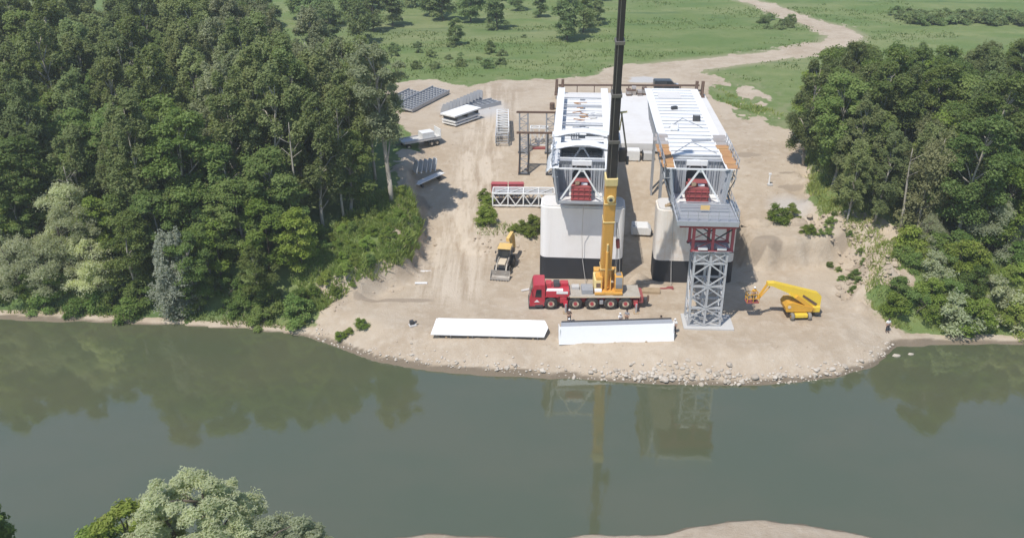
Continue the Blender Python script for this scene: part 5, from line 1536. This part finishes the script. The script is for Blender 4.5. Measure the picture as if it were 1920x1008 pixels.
MDW = [tree_proto(s, H, R, b, int(n * 1.3), 300, 0.21, 'leaf_meadow', 'bark_dark', 0, 'oval', (0.9, 1.6), 8, 0.16, up=0.5)
       for s, H, R, b, n in ((71, 9, 3.0, .1, 24), (72, 8, 2.4, .12, 20), (73, 9.5, 2.8, .14, 24))]
LOW = [tree_proto(s, H, R, .02, n, 110, 0.26, 'leaf_meadow', 'bark_dark', 0, 'dome', (0.6, 1.1), 4, 0.04, 0, .4, .6, 2)
       for s, H, R, n in ((81, 1.6, 2.2, 12), (82, 2.2, 2.0, 12))]
TAL = tree_proto(91, 20.5, 3.9, .40, 66, 420, 0.14, 'leaf_aspen', 'bark_pale', -.085, 'top', (0.7, 1.4), 16, 0.29, up=0.5)

def tree(kind, protos, x, y, sc, label, cat, group, i=None, sz=None, z=None, rot=None):
    p = protos[(i if i is not None else rng.integers(len(protos)))] if isinstance(protos, list) else protos
    t = thing(kind, label, cat, (x, y, hz(x, y) - 0.05 if z is None else z), rng.uniform(0, 6.28) if rot is None else rot, group)
    t.scale = (sc, sc, sc * (sz or 1))
    for nm, me in [('trunk', p['trunk']), ('crown', p['leaf'])] + [('stem', q) for q in p['stems']]:
        o = bpy.data.objects.new(nm, me); COL.objects.link(o); o.parent = t
    return t

def scatter(poly, n, dmin, seed, avoid=()):
    r = np.random.default_rng(seed)
    px = [p[0] for p in poly]; py = [p[1] for p in poly]
    out = list(avoid); k0 = len(out)
    for _ in range(n * 60):
        x = r.uniform(min(px), max(px)); y = r.uniform(min(py), max(py))
        if not inside(np.array([x]), np.array([y]), poly)[0]: continue
        if all((x - a) ** 2 + (y - b) ** 2 > dmin * dmin for a, b in out):
            out.append((x, y))
            if len(out) - k0 >= n: break
    return out[k0:]

def zone(x, y, x0, x1, y0, y1):
    a = (x - x0) / (x1 - x0); b = (y - y0) / (y1 - y0)
    return ('left', 'middle', 'right')[min(2, max(0, int(a * 3)))], ('front', 'centre', 'rear')[min(2, max(0, int(b * 3)))]
# the left wood
TALP = (-15.7, 110.6)
tree('poplar_tree', TAL, TALP[0], TALP[1], 1.0, 'tall poplar with long bare pale trunk at the left wood edge by the road', 'tree', 'single trees at the wood edge', rot=0.0)
WOOD_L = [(-30, 100), (-24.5, 104), (-20, 109), (-17.5, 114), (-17.5, 120), (-22, 126), (-30, 137), (-40, 150), (-50, 168), (-118, 172), (-86, 101)]
pl = scatter(WOOD_L, 195, 3.7, 3, [TALP])
for x, y in pl:
    far = y > 118
    za, zb = zone(x, y, -80, -17, 100, 165)
    if x > -48 and y > 108 and rng.random() < (0.5 if y > 118 else .25):
        tree('pale_poplar_tree', ASP, x, y, rng.uniform(0.85, 1.1), 'tall pale-leaved poplar in the %s %s part of the left wood' % (za, zb), 'tree', 'pale poplars inside the left wood')
    elif rng.random() < (0.72 if far else 0.5):
        tree('poplar_tree', POP, x, y, rng.uniform(0.85, 1.18), 'tall grey-green poplar crowded into the %s %s part of the left wood' % (za, zb), 'tree', 'poplars inside the left wood')
    else:
        tree('leafy_tree', DRK, x, y, rng.uniform(0.95, 1.25), 'dark-leaved broad tree among poplars in the %s %s part of the left wood' % (za, zb), 'tree', 'dark broad trees inside the left wood')
EDGE_L = [(-90, 95.5), (-60, 94.6), (-40, 93.2), (-27, 92.6), (-24.5, 95), (-23.5, 100), (-26, 103), (-30, 100), (-86, 101)]
special = [(-40.0, 94.6), (-28.8, 97.0), (-31.5, 95.0), (-57, 98.2), (-46.5, 97.8)]
tree('silver_tree', SIL, -39.2, 92.6, 1.25, 'silvery grey tree drooping over the left river bank', 'tree', 'single trees on the bank', 0, rot=1.0)
tree('bright_tree', BRT, -28.8, 96.6, 1.05, 'yellow-green tree at the shore near the end of the left wood', 'tree', 'single trees on the bank', 0)
tree('bright_tree', BRT, -34.6, 96.5, 0.8, 'yellow-green small tree right of the silvery drooping tree', 'tree', 'single trees on the bank', 2)
tree('bright_tree', BRT, -62.5, 101.5, 1.05, 'yellow-green tree at the far left of the wood, in the left margin', 'tree', 'single trees on the bank', 1)
for x, y in scatter(EDGE_L, 46, 2.9, 8, special):
    za = zone(x, y, -66, -23, 0, 1)[0]
    q = rng.random()
    if x < -46 and q < 0.45:
        tree('willow_tree', WIL, x, y + 1.0, rng.uniform(.75, 1.0), 'pale grey-green willow in the %s stretch of the left shore edge' % za, 'tree', 'willows on the left shore')
    elif q < 0.75:
        tree('leafy_tree', DRK, x, y, rng.uniform(.65, .95), 'smaller dark-leaved tree in the %s stretch of the left shore edge' % za, 'tree', 'small dark trees on the left shore')
    else:
        tree('bright_tree', BRT, x, y, rng.uniform(.8, 1.2), 'small fresh-green tree in the %s stretch of the left shore edge' % za, 'tree', 'fresh-green trees on the left shore')
SHR_L = [(-100, 96.0), (-60, 93.9), (-40, 92.4), (-24, 90.2), (-23, 93), (-30, 95), (-42, 96.5), (-60, 97.5), (-100, 100)]
for x, y in scatter(SHR_L, 48, 1.5, 9):
    tree('shrub', BSH, x, y, rng.uniform(.6, 1.0), 'dense green shrub at the waterline, %s stretch under the left wood' % zone(x, y, -70, -23, 0, 1)[0], 'shrub', 'shrubs on the left waterline')
BANK_L = [(-25, 91.5), (-21.8, 91.8), (-18.8, 94.2), (-16.4, 97.2), (-13.8, 99.8), (-12.6, 103), (-12.4, 109.5), (-15, 113), (-20, 108), (-24.5, 103.5)]
for x, y in scatter(BANK_L, 62, 1.1, 10):
    tree('bank_shrub', BSB if rng.random() < .85 else BSH, x, y, rng.uniform(.18, .5), 'bright green shrub on the %s %s part of the grassy left bank' % zone(x, y, -25, -12, 91, 113), 'shrub', 'shrubs on the grassy left bank')
# the right wood
WOOD_R = [(44, 106.5), (41.5, 110), (40.8, 117), (41.6, 125), (44, 133), (50, 141), (60, 143), (98, 140), (98, 100), (70, 99.5), (56, 100.5), (49, 103)]
tree('birch_tree', POP, 42.4, 106.0, 0.62, 'left of two slim pale-trunked trees at the front of the right wood', 'tree', 'pale-trunked trees of the right wood', 0, rot=0.3)
tree('birch_tree', POP, 46.2, 106.4, 0.72, 'right of two slim pale-trunked trees at the front of the right wood', 'tree', 'pale-trunked trees of the right wood', 4, rot=0.1)
for x, y in scatter(WOOD_R, 110, 3.4, 12, [(42.4, 106), (46.2, 106.4)]):
    za, zb = zone(x, y, 40, 85, 100, 140)
    q = rng.random()
    if q < 0.56:
        tree('leafy_tree', DRK, x, y, rng.uniform(.85, 1.2), 'dark-leaved broad tree crowded in the %s %s part of the right wood' % (za, zb), 'tree', 'dark broad trees inside the right wood')
    elif q < 0.8:
        tree('poplar_tree', POP, x, y, rng.uniform(.72, .95), 'grey-green poplar crowded in the %s %s part of the right wood' % (za, zb), 'tree', 'poplars inside the right wood')
    elif q < 0.94:
        tree('bright_tree', BRT, x, y, rng.uniform(1.0, 1.35), 'fresh-green tree crowded in the %s %s part of the right wood' % (za, zb), 'tree', 'fresh-green trees inside the right wood')
    else:
        tree('olive_tree', OLV, x, y, rng.uniform(.9, 1.15), 'olive-grey thin-crowned tree in the %s %s part of the right wood' % (za, zb), 'tree', 'olive-grey trees inside the right wood')
for x, y, k in ((56.5, 103.5, 0), (60.5, 106, 1), (53.5, 108, 0)):
    tree('olive_tree', OLV, x, y, 1.05, 'olive-grey thin-crowned tree at the front of the right wood', 'tree', 'olive-grey trees at the front of the right wood', k)
for x, y, s in ((58, 99.5, .9), (50.5, 100.5, .6)):
    tree('willow_tree', WIL, x, y, s, 'pale grey-green willow on the slope below the right wood', 'tree', 'willows below the right wood')
SHR_R = [(43.8, 88.9), (43.2, 91.8), (45.6, 96), (48.5, 101), (56, 99), (72, 98), (95, 97), (95, 88), (70, 88.2), (56, 88.6)]
for x, y in scatter(SHR_R, 84, 1.75, 14):
    q = rng.random()
    if q < 0.66: tree('bright_shrub', BSB, x, y, rng.uniform(.7, 1.25), 'fresh-green shrub on the %s %s part of the slope above the right shore' % zone(x, y, 43, 68, 88, 101), 'shrub', 'fresh-green shrubs on the right slope')
    elif q < 0.92: tree('shrub', BSH, x, y, rng.uniform(.7, 1.2), 'darker green shrub on the %s %s part of the slope above the right shore' % zone(x, y, 43, 68, 88, 101), 'shrub', 'dark shrubs on the right slope')
    else: tree('grey_shrub', BSW, x, y, rng.uniform(.7, 1.1), 'grey-leaved shrub on the %s %s part of the slope above the right shore' % zone(x, y, 43, 68, 88, 101), 'shrub', 'grey shrubs on the right slope')
for x, y, s in ((50.3, 89.3, 1.15), (57.5, 89.4, 1.3)):
    tree('grey_shrub', BSW, x, y, s, 'large grey-leaved bush close to the right waterline', 'shrub', 'grey bushes at the right waterline')
for x, y in scatter([(40.2, 93), (42.2, 98), (44.5, 103), (41, 107.5), (38.5, 104.5), (39.5, 99)], 14, 1.2, 15):
    tree('slope_shrub', BSH, x, y, rng.uniform(.2, .4), 'small green tuft on the bare slope right of the yard', 'shrub', 'tufts on the bare right slope')
for x, y, s, lab in ((34.3, 108.3, .75, 'green bush on the ledge right of the right pier, larger one'), (36.4, 109.2, .6, 'green bush on the ledge right of the right pier, smaller one'), (37.2, 104.6, .5, 'green bush at the top of the bare right slope')):
    tree('ledge_bush', BSB, x, y, s, lab, 'shrub', 'bushes right of the right pier', 0)
for k, (x, y, s) in enumerate(((-3.6, 113.2, .62), (-3.4, 111.4, .7), (-3.4, 116.5, .5), (-3.9, 118.0, .45), (1.7, 109.4, .6), (3.0, 109.8, .65), (0.3, 109.6, .4), (2.4, 108.3, .42))):
    tree('embankment_bush', BSB, x, y, s, 'green bush on the earth embankment left of the left pier' if k > 3 else 'green bush at the left end of the white lattice truss', 'shrub', 'bushes on the embankment' if k > 3 else 'bushes by the lattice truss', k % 2)
# spoil heaps by the piers
def heap(x, y, rx, ry, h, rz, label, mat='clod', seed=0):
    n, k = 28, 7
    vs = [Vector((0, 0, h))]
    for j in range(1, k + 1):
        for i in range(n):
            a = 6.283 * i / n; q = j / k
            e = 1 + .28 * mnoise.noise(Vector((math.cos(a) * 1.6 + seed, math.sin(a) * 1.6, seed)))
            z = h * (1 - q ** 1.4) + .22 * h * mnoise.noise(Vector((q * 5 * math.cos(a), q * 5 * math.sin(a), seed))) * (1 - q) - (.25 if j == k else 0)
            vs.append(Vector((rx * q * e * math.cos(a), ry * q * e * math.sin(a), z)))
    fs = [(0, 1 + i, 1 + (i + 1) % n) for i in range(n)]
    for j in range(k - 1):
        b = 1 + j * n
        fs += [(b + i, b + n + i, b + n + (i + 1) % n, b + (i + 1) % n) for i in range(n)]
    m_ = MB(); m_.add(vs, fs); o = m_.build('spoil_heap', mat, None, True)
    o.location = (x, y, hz(x, y) - .04); o.rotation_euler.z = rz
    return tag(o, label, 'heap', 'spoil heaps')
heap(15.3, 98.9, 1.6, .9, .95, .5, 'sandy spoil heap between the two piers, beside the right end of the left pier', seed=1)
heap(17.0, 96.9, 2.6, .8, .45, -.05, 'long low spoil heap in front of the left end of the right pier', seed=2)
heap(6.4, 96.0, 2.6, .9, .7, .03, 'pale gravel heap behind the crane hood at the foot of the left pier', 'concrete', 3)
heap(3.2, 96.9, 1.3, .7, .4, .2, 'small pale gravel heap left of the foot of the left pier', 'concrete', 4)
heap(31.6, 107.6, 2.2, 1.2, .7, -.1, 'earth heap on the ledge right of the right pier', seed=5)
heap(36.8, 108.0, 1.8, 1.0, .6, .3, 'earth heap at the crest of the bare right slope', seed=6)
# small plants on the left point of the shore
for k, (x, y, s, lab) in enumerate(((-16.8, 88.2, .42, 'small green bush on the left point of the sandy shore'), (-19.0, 86.9, .3, 'tiny weed clump left of the bush on the sandy point'), (-18.1, 87.4, .28, 'tiny weed clump close beside the bush on the sandy point'))):
    tree('shore_bush', BSB, x, y, s, lab, 'shrub', 'plants on the sandy point', k % 2)
# meadow trees
for k, (x, y, s, i) in enumerate(((12.6, 208, 1.12, 0), (16.6, 216, .95, 2), (-3.5, 220, 1.1, 1), (-10, 229, 1.15, 0), (-12.5, 203, .62, 0), (-29, 224, 1.0, 2), (-33, 218, .95, 0), (-21, 237, 1.1, 0), (-17, 231, 1.2, 2), (1.5, 246, .8, 1),
                                  (6.8, 236, .75, 1), (17, 257, 1.2, 0), (24, 262, 1.2, 2), (-46, 222, 1.2, 1), (-53, 232, 1.3, 0), (-40, 231, 1.2, 2), (-60, 222, 1.2, 1), (-68, 233, 1.3, 0), (11, 265, 1.1, 2), (-26, 250, 1.2, 1), (-38, 245, 1.3, 2), (-12, 252, 1.1, 0), (21, 225, .8, 1),
                                  (-34, 205, 1.0, 2), (-39, 197, 1.05, 0), (-45, 207, 1.1, 2), (-52, 200, 1.1, 1))):
    tree('field_tree', MDW, x, y, s, 'grey-green tree standing in the meadow behind the yard' if k < 13 else 'grey-green tree in the belt where the left wood meets the meadow', 'tree', 'meadow trees' if k < 13 else 'belt of trees at the left of the meadow', i)
MED = [(-24, 178), (-5, 180), (6, 196), (5, 214), (-20, 215), (-30, 200)]
for x, y in scatter(MED, 20, 3.2, 20):
    tree('low_shrub', LOW, x, y, rng.uniform(.3, .7), 'low rounded shrub in the %s %s of the meadow behind the yard' % zone(x, y, -30, 6, 178, 215), 'shrub', 'low shrubs in the meadow')
for x, y in scatter([(58, 217), (70, 224), (73, 229), (66, 240), (60, 228)], 8, 2.4, 21):
    tree('road_shrub', LOW, x, y, rng.uniform(.4, .75), 'low bush beside the bend of the dirt road', 'shrub', 'bushes by the dirt road')
for x, y in scatter([(98, 226), (128, 224), (128, 236), (98, 240)], 60, 1.9, 22):
    tree('hedge_bush', LOW, x, y, rng.uniform(.6, 1.0), 'dark bush in the %s %s of the thicket on the far right meadow' % zone(x, y, 98, 128, 225, 240), 'shrub', 'bushes of the far thicket')
# near bank, under the drone
tree('willow_tree', tree_proto(101, 12.5, 6.0, .2, 170, 360, 0.125, 'leaf_willow', 'bark_dark', 0, 'dome', (0.4, 1.1), 22, 0.3, .25, .8, .36, 2), -21.4, 47.0, 1.0, 'large pale silvery willow on the near bank', 'tree', 'trees of the near bank', z=0.6, rot=0.6)
tree('willow_tree', tree_proto(102, 9.0, 4.6, .15, 120, 340, 0.125, 'leaf_willow', 'bark_dark', 0, 'dome', (0.4, 1.0), 14, 0.2, .25, .8, .36, 2), -15.6, 46.4, 1.02, 'lower pale willow right of the large one on the near bank', 'tree', 'trees of the near bank', z=0.6, rot=2.2)
BNR = tree_proto(103, 8.5, 3.0, .1, 64, 420, 0.12, 'leaf_bright', 'bark_dark', 0, 'dome', (0.5, 1.0), 12, 0.14, 0, .5, .55, 1)
tree('bright_tree', BNR, -26.2, 46.9, 1.2, 'yellow-green bush left of the large willow on the near bank', 'tree', 'bushes of the near bank', z=1.0)
tree('bright_tree', BNR, -20.4, 43.6, 1.12, 'yellow-green bush in front of the large willow on the near bank', 'tree', 'bushes of the near bank', z=1.0)
tree('bright_tree', BNR, -28.4, 46.3, 1.0, 'small yellow-green bush second from the left corner on the near bank', 'tree', 'bushes of the near bank', z=1.0)
tree('leafy_tree', tree_proto(104, 10.5, 2.2, .1, 36, 460, 0.14, 'leaf_dark', 'bark_dark', 0, 'column', (0.7, 1.2), 10, 0.14), -35.6, 46.6, 1.0, 'dark-leaved tree cut by the lower left corner', 'tree', 'trees of the near bank', z=1.0)

# ------------------------------------------------------------------ tall grass (nobody could count it)
def grass_patch(name, poly, dens, hgt, seed, mat='leaf_grass', wid=0.05, keep=None):
    r = np.random.default_rng(seed)
    px = [p[0] for p in poly]; py = [p[1] for p in poly]
    A = (max(px) - min(px)) * (max(py) - min(py))
    n = int(A * dens)
    x = r.uniform(min(px), max(px), n); y = r.uniform(min(py), max(py), n)
    k = inside(x, y, poly) & (fbm(x, y, 0.35, 3) > r.uniform(0.3, 0.62, n))
    if keep is not None: k &= keep(x, y)
    x = x[k]; y = y[k]; n = len(x)
    z = height(x, y)
    h = hgt * r.uniform(0.5, 1.4, n) * (0.6 + 0.8 * fbm(x, y, 0.6, 2))
    a = r.uniform(0, 6.283, n); ln = r.normal(0, 0.45, (n, 2))
    dx = np.cos(a) * wid * r.uniform(.6, 1.6, n); dy = np.sin(a) * wid * r.uniform(.6, 1.6, n)
    b = np.stack([x, y, z - 0.03], -1)
    v0 = b - np.stack([dx, dy, 0 * dx], -1); v1 = b + np.stack([dx, dy, 0 * dx], -1)
    tip = b + np.stack([ln[:, 0] * h, ln[:, 1] * h, h], -1)
    V = np.stack([v0, v1, tip + 0.35 * (v1 - b), tip - 0.35 * (v1 - b)], 1).reshape(-1, 3)
    t = np.clip(fbm(x + 7, y, 0.5, 2) + r.normal(0, .2, n), 0, 1)
    T = np.repeat(np.stack([t, r.random(n), t, np.ones(n)], -1), 4, axis=0)
    o = link(bpy.data.objects.new(name, np_mesh(name, V, np.arange(4 * n).reshape(n, 4), mat, {'tint': T}, smooth=False)))
    return o
def off_sand(x, y): return sdf(x, y, SAND) < 0.2 + 1.2 * (fbm(x, y, 0.4, 2) - 0.5)
tag(grass_patch('tall_grass', [(-27, 92), (-21.5, 91.5), (-18.5, 94), (-16, 97), (-13.4, 99.6), (-12, 103), (-12, 113), (-18, 113), (-24, 104)], 190, 0.6, 31, wid=0.06, keep=off_sand), 'tall seeding grass on the bank left of the dirt road', 'grass', kind='stuff')
tag(grass_patch('shore_grass', [(-100, 95), (-60, 93.2), (-40, 91.8), (-23.5, 89.3), (-23, 92.5), (-40, 95), (-60, 97), (-100, 99)], 26, 0.5, 32, wid=0.06), 'grass along the foot of the left wood above the waterline', 'grass', kind='stuff')
tag(grass_patch('slope_grass', [(42.5, 88.6), (60, 88), (95, 87.6), (95, 93), (60, 95), (48, 102), (43.5, 107), (40, 110), (40.5, 106), (43.2, 103), (42, 97), (40.6, 92.5)], 70, 0.5, 33, wid=0.045, keep=off_sand), 'rough grass on the slope above the right shore', 'grass', kind='stuff')
tag(grass_patch('wood_edge_grass', [(39.5, 108), (44, 106.5), (49, 104), (50, 110), (46, 120), (45, 131), (41, 128), (40.5, 117)], 60, 0.45, 37, wid=0.05, keep=off_sand), 'rough grass under the front edge of the right wood', 'grass', kind='stuff')
tag(grass_patch('yard_grass', [(36.6, 162), (38.2, 164.5), (41, 156), (44.5, 149.5), (45.5, 146.3), (42.0, 146.5), (39.2, 151), (36.2, 157)], 20, 0.4, 34, wid=0.09), 'patch of green weeds on the sand right of the concrete slab', 'grass', kind='stuff')
tag(grass_patch('embankment_grass', [(-4.6, 108.6), (4.5, 107.6), (5, 110.5), (-2, 111.5), (-3, 119), (-4.6, 119)], 16, 0.45, 35), 'weeds on the earth embankment by the white lattice truss', 'grass', kind='stuff')
def on_meadow(x, y):
    d = np.full(x.shape, 1e9)
    for i in range(len(ROAD) - 1):
        d = np.minimum(d, seg_dist(x, y, [ROAD[i], ROAD[i + 1]], False) - 0.5 * (ROAD_W[i] + ROAD_W[i + 1]))
    return (sdf(x, y, SAND) < -0.5) & (d > 0.6) & (fbm(x * 0.5, y * 1.5, 0.09, 4) > 0.5 + 0.05 * rng.normal(size=x.shape))
tag(grass_patch('meadow_grass', [(-34, 169), (60, 165), (100, 190), (110, 262), (-60, 262)], 3.0, 0.3, 36, 'leaf_turf', 0.13, keep=on_meadow), 'tussocky grass over the meadow behind the yard', 'grass', kind='stuff')

# ------------------------------------------------------------------ stones
def rock_mesh(seed):
    bm = bmesh.new(); bmesh.ops.create_icosphere(bm, subdivisions=2, radius=1)
    r = random.Random(seed); o = Vector((r.uniform(0, 50), r.uniform(0, 50), 0))
    pl = [(Vector((r.gauss(0, 1), r.gauss(0, 1), r.gauss(0, 1))).normalized(), r.uniform(.55, .8)) for _ in range(6)]
    for v in bm.verts:
        c = v.co.copy()
        for n_, d_ in pl:
            e = c.dot(n_) - d_
            if e > 0: c -= n_ * e
        c *= 1 + .1 * mnoise.noise(c * 2 + o)
        v.co = Vector((c.x * 1.15, c.y * .9, c.z * .7))
    me = bpy.data.meshes.new('stone'); bm.to_mesh(me); bm.free(); me.materials.append(MATS['stone']); return me
RK = [rock_mesh(s) for s in range(7)]
shp = [p for p in SHORE if -24 < p[0] < 43]
def shore_pt(x): return float(np.interp(x, [p[0] for p in SHORE], [p[1] for p in SHORE]))
cnt = 0
for k in range(170):
    x = rng.choice([rng.uniform(8, 39), rng.uniform(8, 24), rng.uniform(-16, 39)])
    y = shore_pt(x) + rng.uniform(0.1, 1.0) + (rng.random() < .2) * rng.uniform(0, 2.0)
    if k % 3 == 0:
        c = rng.integers(5); x = (16.5, 17.5, 21, 27, 12)[c] + rng.normal(0, 1.1); y = shore_pt(x) + abs(rng.normal(0.7, .8))
    if x > 36: y = shore_pt(x) + rng.uniform(0.2, 1.6)
    s = rng.uniform(.12, .34) * (1.25 if rng.random() < .15 else 1)
    o = bpy.data.objects.new('stone', RK[rng.integers(7)]); COL.objects.link(o)
    o.location = (x, y, hz(x, y) + s * .25); o.scale = (s, s, s); o.rotation_euler = (rng.uniform(-.4, .4), rng.uniform(-.4, .4), rng.uniform(0, 6.28))
    tag(o, 'pale angular stone among the riprap along the waterline of the sandy shore', 'stone', 'riprap stones on the sandy shore')
for x, y, sc, lab in ((41.6, 84.3, .3, 'pale stone breaking the water off the right corner of the shore, nearer one'), (43.3, 84.6, .22, 'pale stone breaking the water off the right corner of the shore, farther one')):
    o = bpy.data.objects.new('stone', RK[2]); COL.objects.link(o); o.location = (x, y, 0.03); o.scale = (sc * 1.5, sc, sc); tag(o, lab, 'stone', 'stones in the water')
# smaller rubble, joined: on the waterline, the bare slopes and the embankment
base = rock_mesh(33); bv_ = np.array([v.co[:] for v in base.vertices]); bf_ = np.array([p.vertices[:] for p in base.polygons])
def rubble(name, pts, lo, hi, label, sink=.1, mat='clod'):
    V = []; F = []
    for i, (x, y) in enumerate(pts):
        s = lo + (hi - lo) * rng.random() ** 2
        a = rng.uniform(0, 6.28); c_, s_ = math.cos(a), math.sin(a)
        v = bv_ * s * np.array([1, rng.uniform(.7, 1.2), rng.uniform(.7, 1.2)])
        v = np.stack([v[:, 0] * c_ - v[:, 1] * s_ + x, v[:, 0] * s_ + v[:, 1] * c_ + y, v[:, 2]], -1)
        v[:, 2] += hz(x, y) + s * sink
        F.append(bf_ + len(bv_) * i); V.append(v)
    o = link(bpy.data.objects.new(name, np_mesh(name, np.concatenate(V), np.concatenate(F), mat, smooth=False)))
    tag(o, label, 'rubble', kind='stuff')
rubble('shore_rubble', [(x, shore_pt(x) + abs(rng.normal(0.3, .8))) for x in rng.uniform(-22, 42, 700)], .04, .16, 'small rubble along the waterline of the sandy shore', .2, 'stone')
rubble('slope_rubble', [(x, y) for x, y in zip(rng.uniform(33, 46, 900), rng.uniform(94, 109, 900)) if -5 < sdf(np.array([x]), np.array([y]), SAND)[0] < 2.5], .05, .34, 'clods and rubble on the bare slope right of the yard')
rubble('bank_rubble', [(x, y) for x, y in zip(rng.uniform(-24, -10, 420), rng.uniform(86, 118, 420)) if abs(sdf(np.array([x]), np.array([y]), SAND)[0] - .5) < 1.6], .05, .25, 'clods along the foot of the bank left of the dirt road')
rubble('embankment_rubble', [(x, y) for x, y in zip(rng.uniform(-5, 5.5, 120), rng.uniform(105.5, 109.5, 120))], .05, .22, 'clods on the earth embankment left of the left pier')
rubble('pad_rubble', [(x, y) for x, y in zip(rng.uniform(-14, 38, 420), rng.uniform(82.5, 99, 420))], .03, .11, 'small clods and stones scattered over the work pad')
rubble('road_rubble', [(x, y) for x, y in zip(rng.uniform(-12, 4, 260), rng.uniform(99, 160, 260))], .04, .14, 'small clods scattered over the dirt road up the yard')
rubble('yard_rubble', [(x, y) for x, y in zip(rng.uniform(33, 43, 160), rng.uniform(112, 170, 160))], .05, .22, 'scattered clods on the right side of the yard')

# ------------------------------------------------------------------ summer haze over the whole place
m, nt, out = new_mat('haze')
pv = N(nt, 'ShaderNodeVolumePrincipled')
pv.inputs['Color'].default_value = (0.97, 1.0, 0.96, 1)
pv.inputs['Density'].default_value = 0.00042
pv.inputs['Anisotropy'].default_value = 0.2
nt.links.new(pv.outputs[0], out.inputs['Volume'])
MATS['haze'] = m
o = MB().box((0, 3300, 29.0), (7600, 7600, 63.2)).build('haze', 'haze')
tag(o, kind='stuff')

# pale bare stems standing among the crowns
DEAD = []
for sd in range(3):
    r_ = random.Random(sd); tk = MB(); H = 11 + 2 * sd
    pts = [Vector((0.05 * z * math.sin(sd + z * .2), 0.04 * z, z)) for z in (-.4, H * .3, H * .6, H * .85, H)]
    tk.tube(pts, [.19, .16, .12, .07, .03], 6)
    for k in range(6):
        z = H * r_.uniform(.45, .9); a = r_.uniform(0, 6.28); p0 = Vector((0.05 * z * math.sin(sd + z * .2), 0.04 * z, z))
        tk.tube([p0, p0 + Vector((math.cos(a) * 1.3, math.sin(a) * 1.3, 1.0))], [.06, .02], 4)
    DEAD.append(tk.mesh('trunk', 'bark_pale', True))
for k, (x, y) in enumerate(((-33, 100), (-44, 99.5), (-26.5, 103), (-52, 101), (-38, 103), (-21.5, 107), (48.5, 104), (51.5, 103.5), (57, 104))):
    t = thing('bare_tree', ('pale bare-stemmed tree showing between crowns at the front of the left wood' if k < 6 else 'pale bare-stemmed tree showing between crowns at the front of the right wood'), 'tree', (x, y, hz(x, y)), rng.uniform(0, 6.28), 'bare stems of the left wood' if k < 6 else 'bare stems of the right wood')
    o = bpy.data.objects.new('trunk', DEAD[k % 3]); COL.objects.link(o); o.parent = t
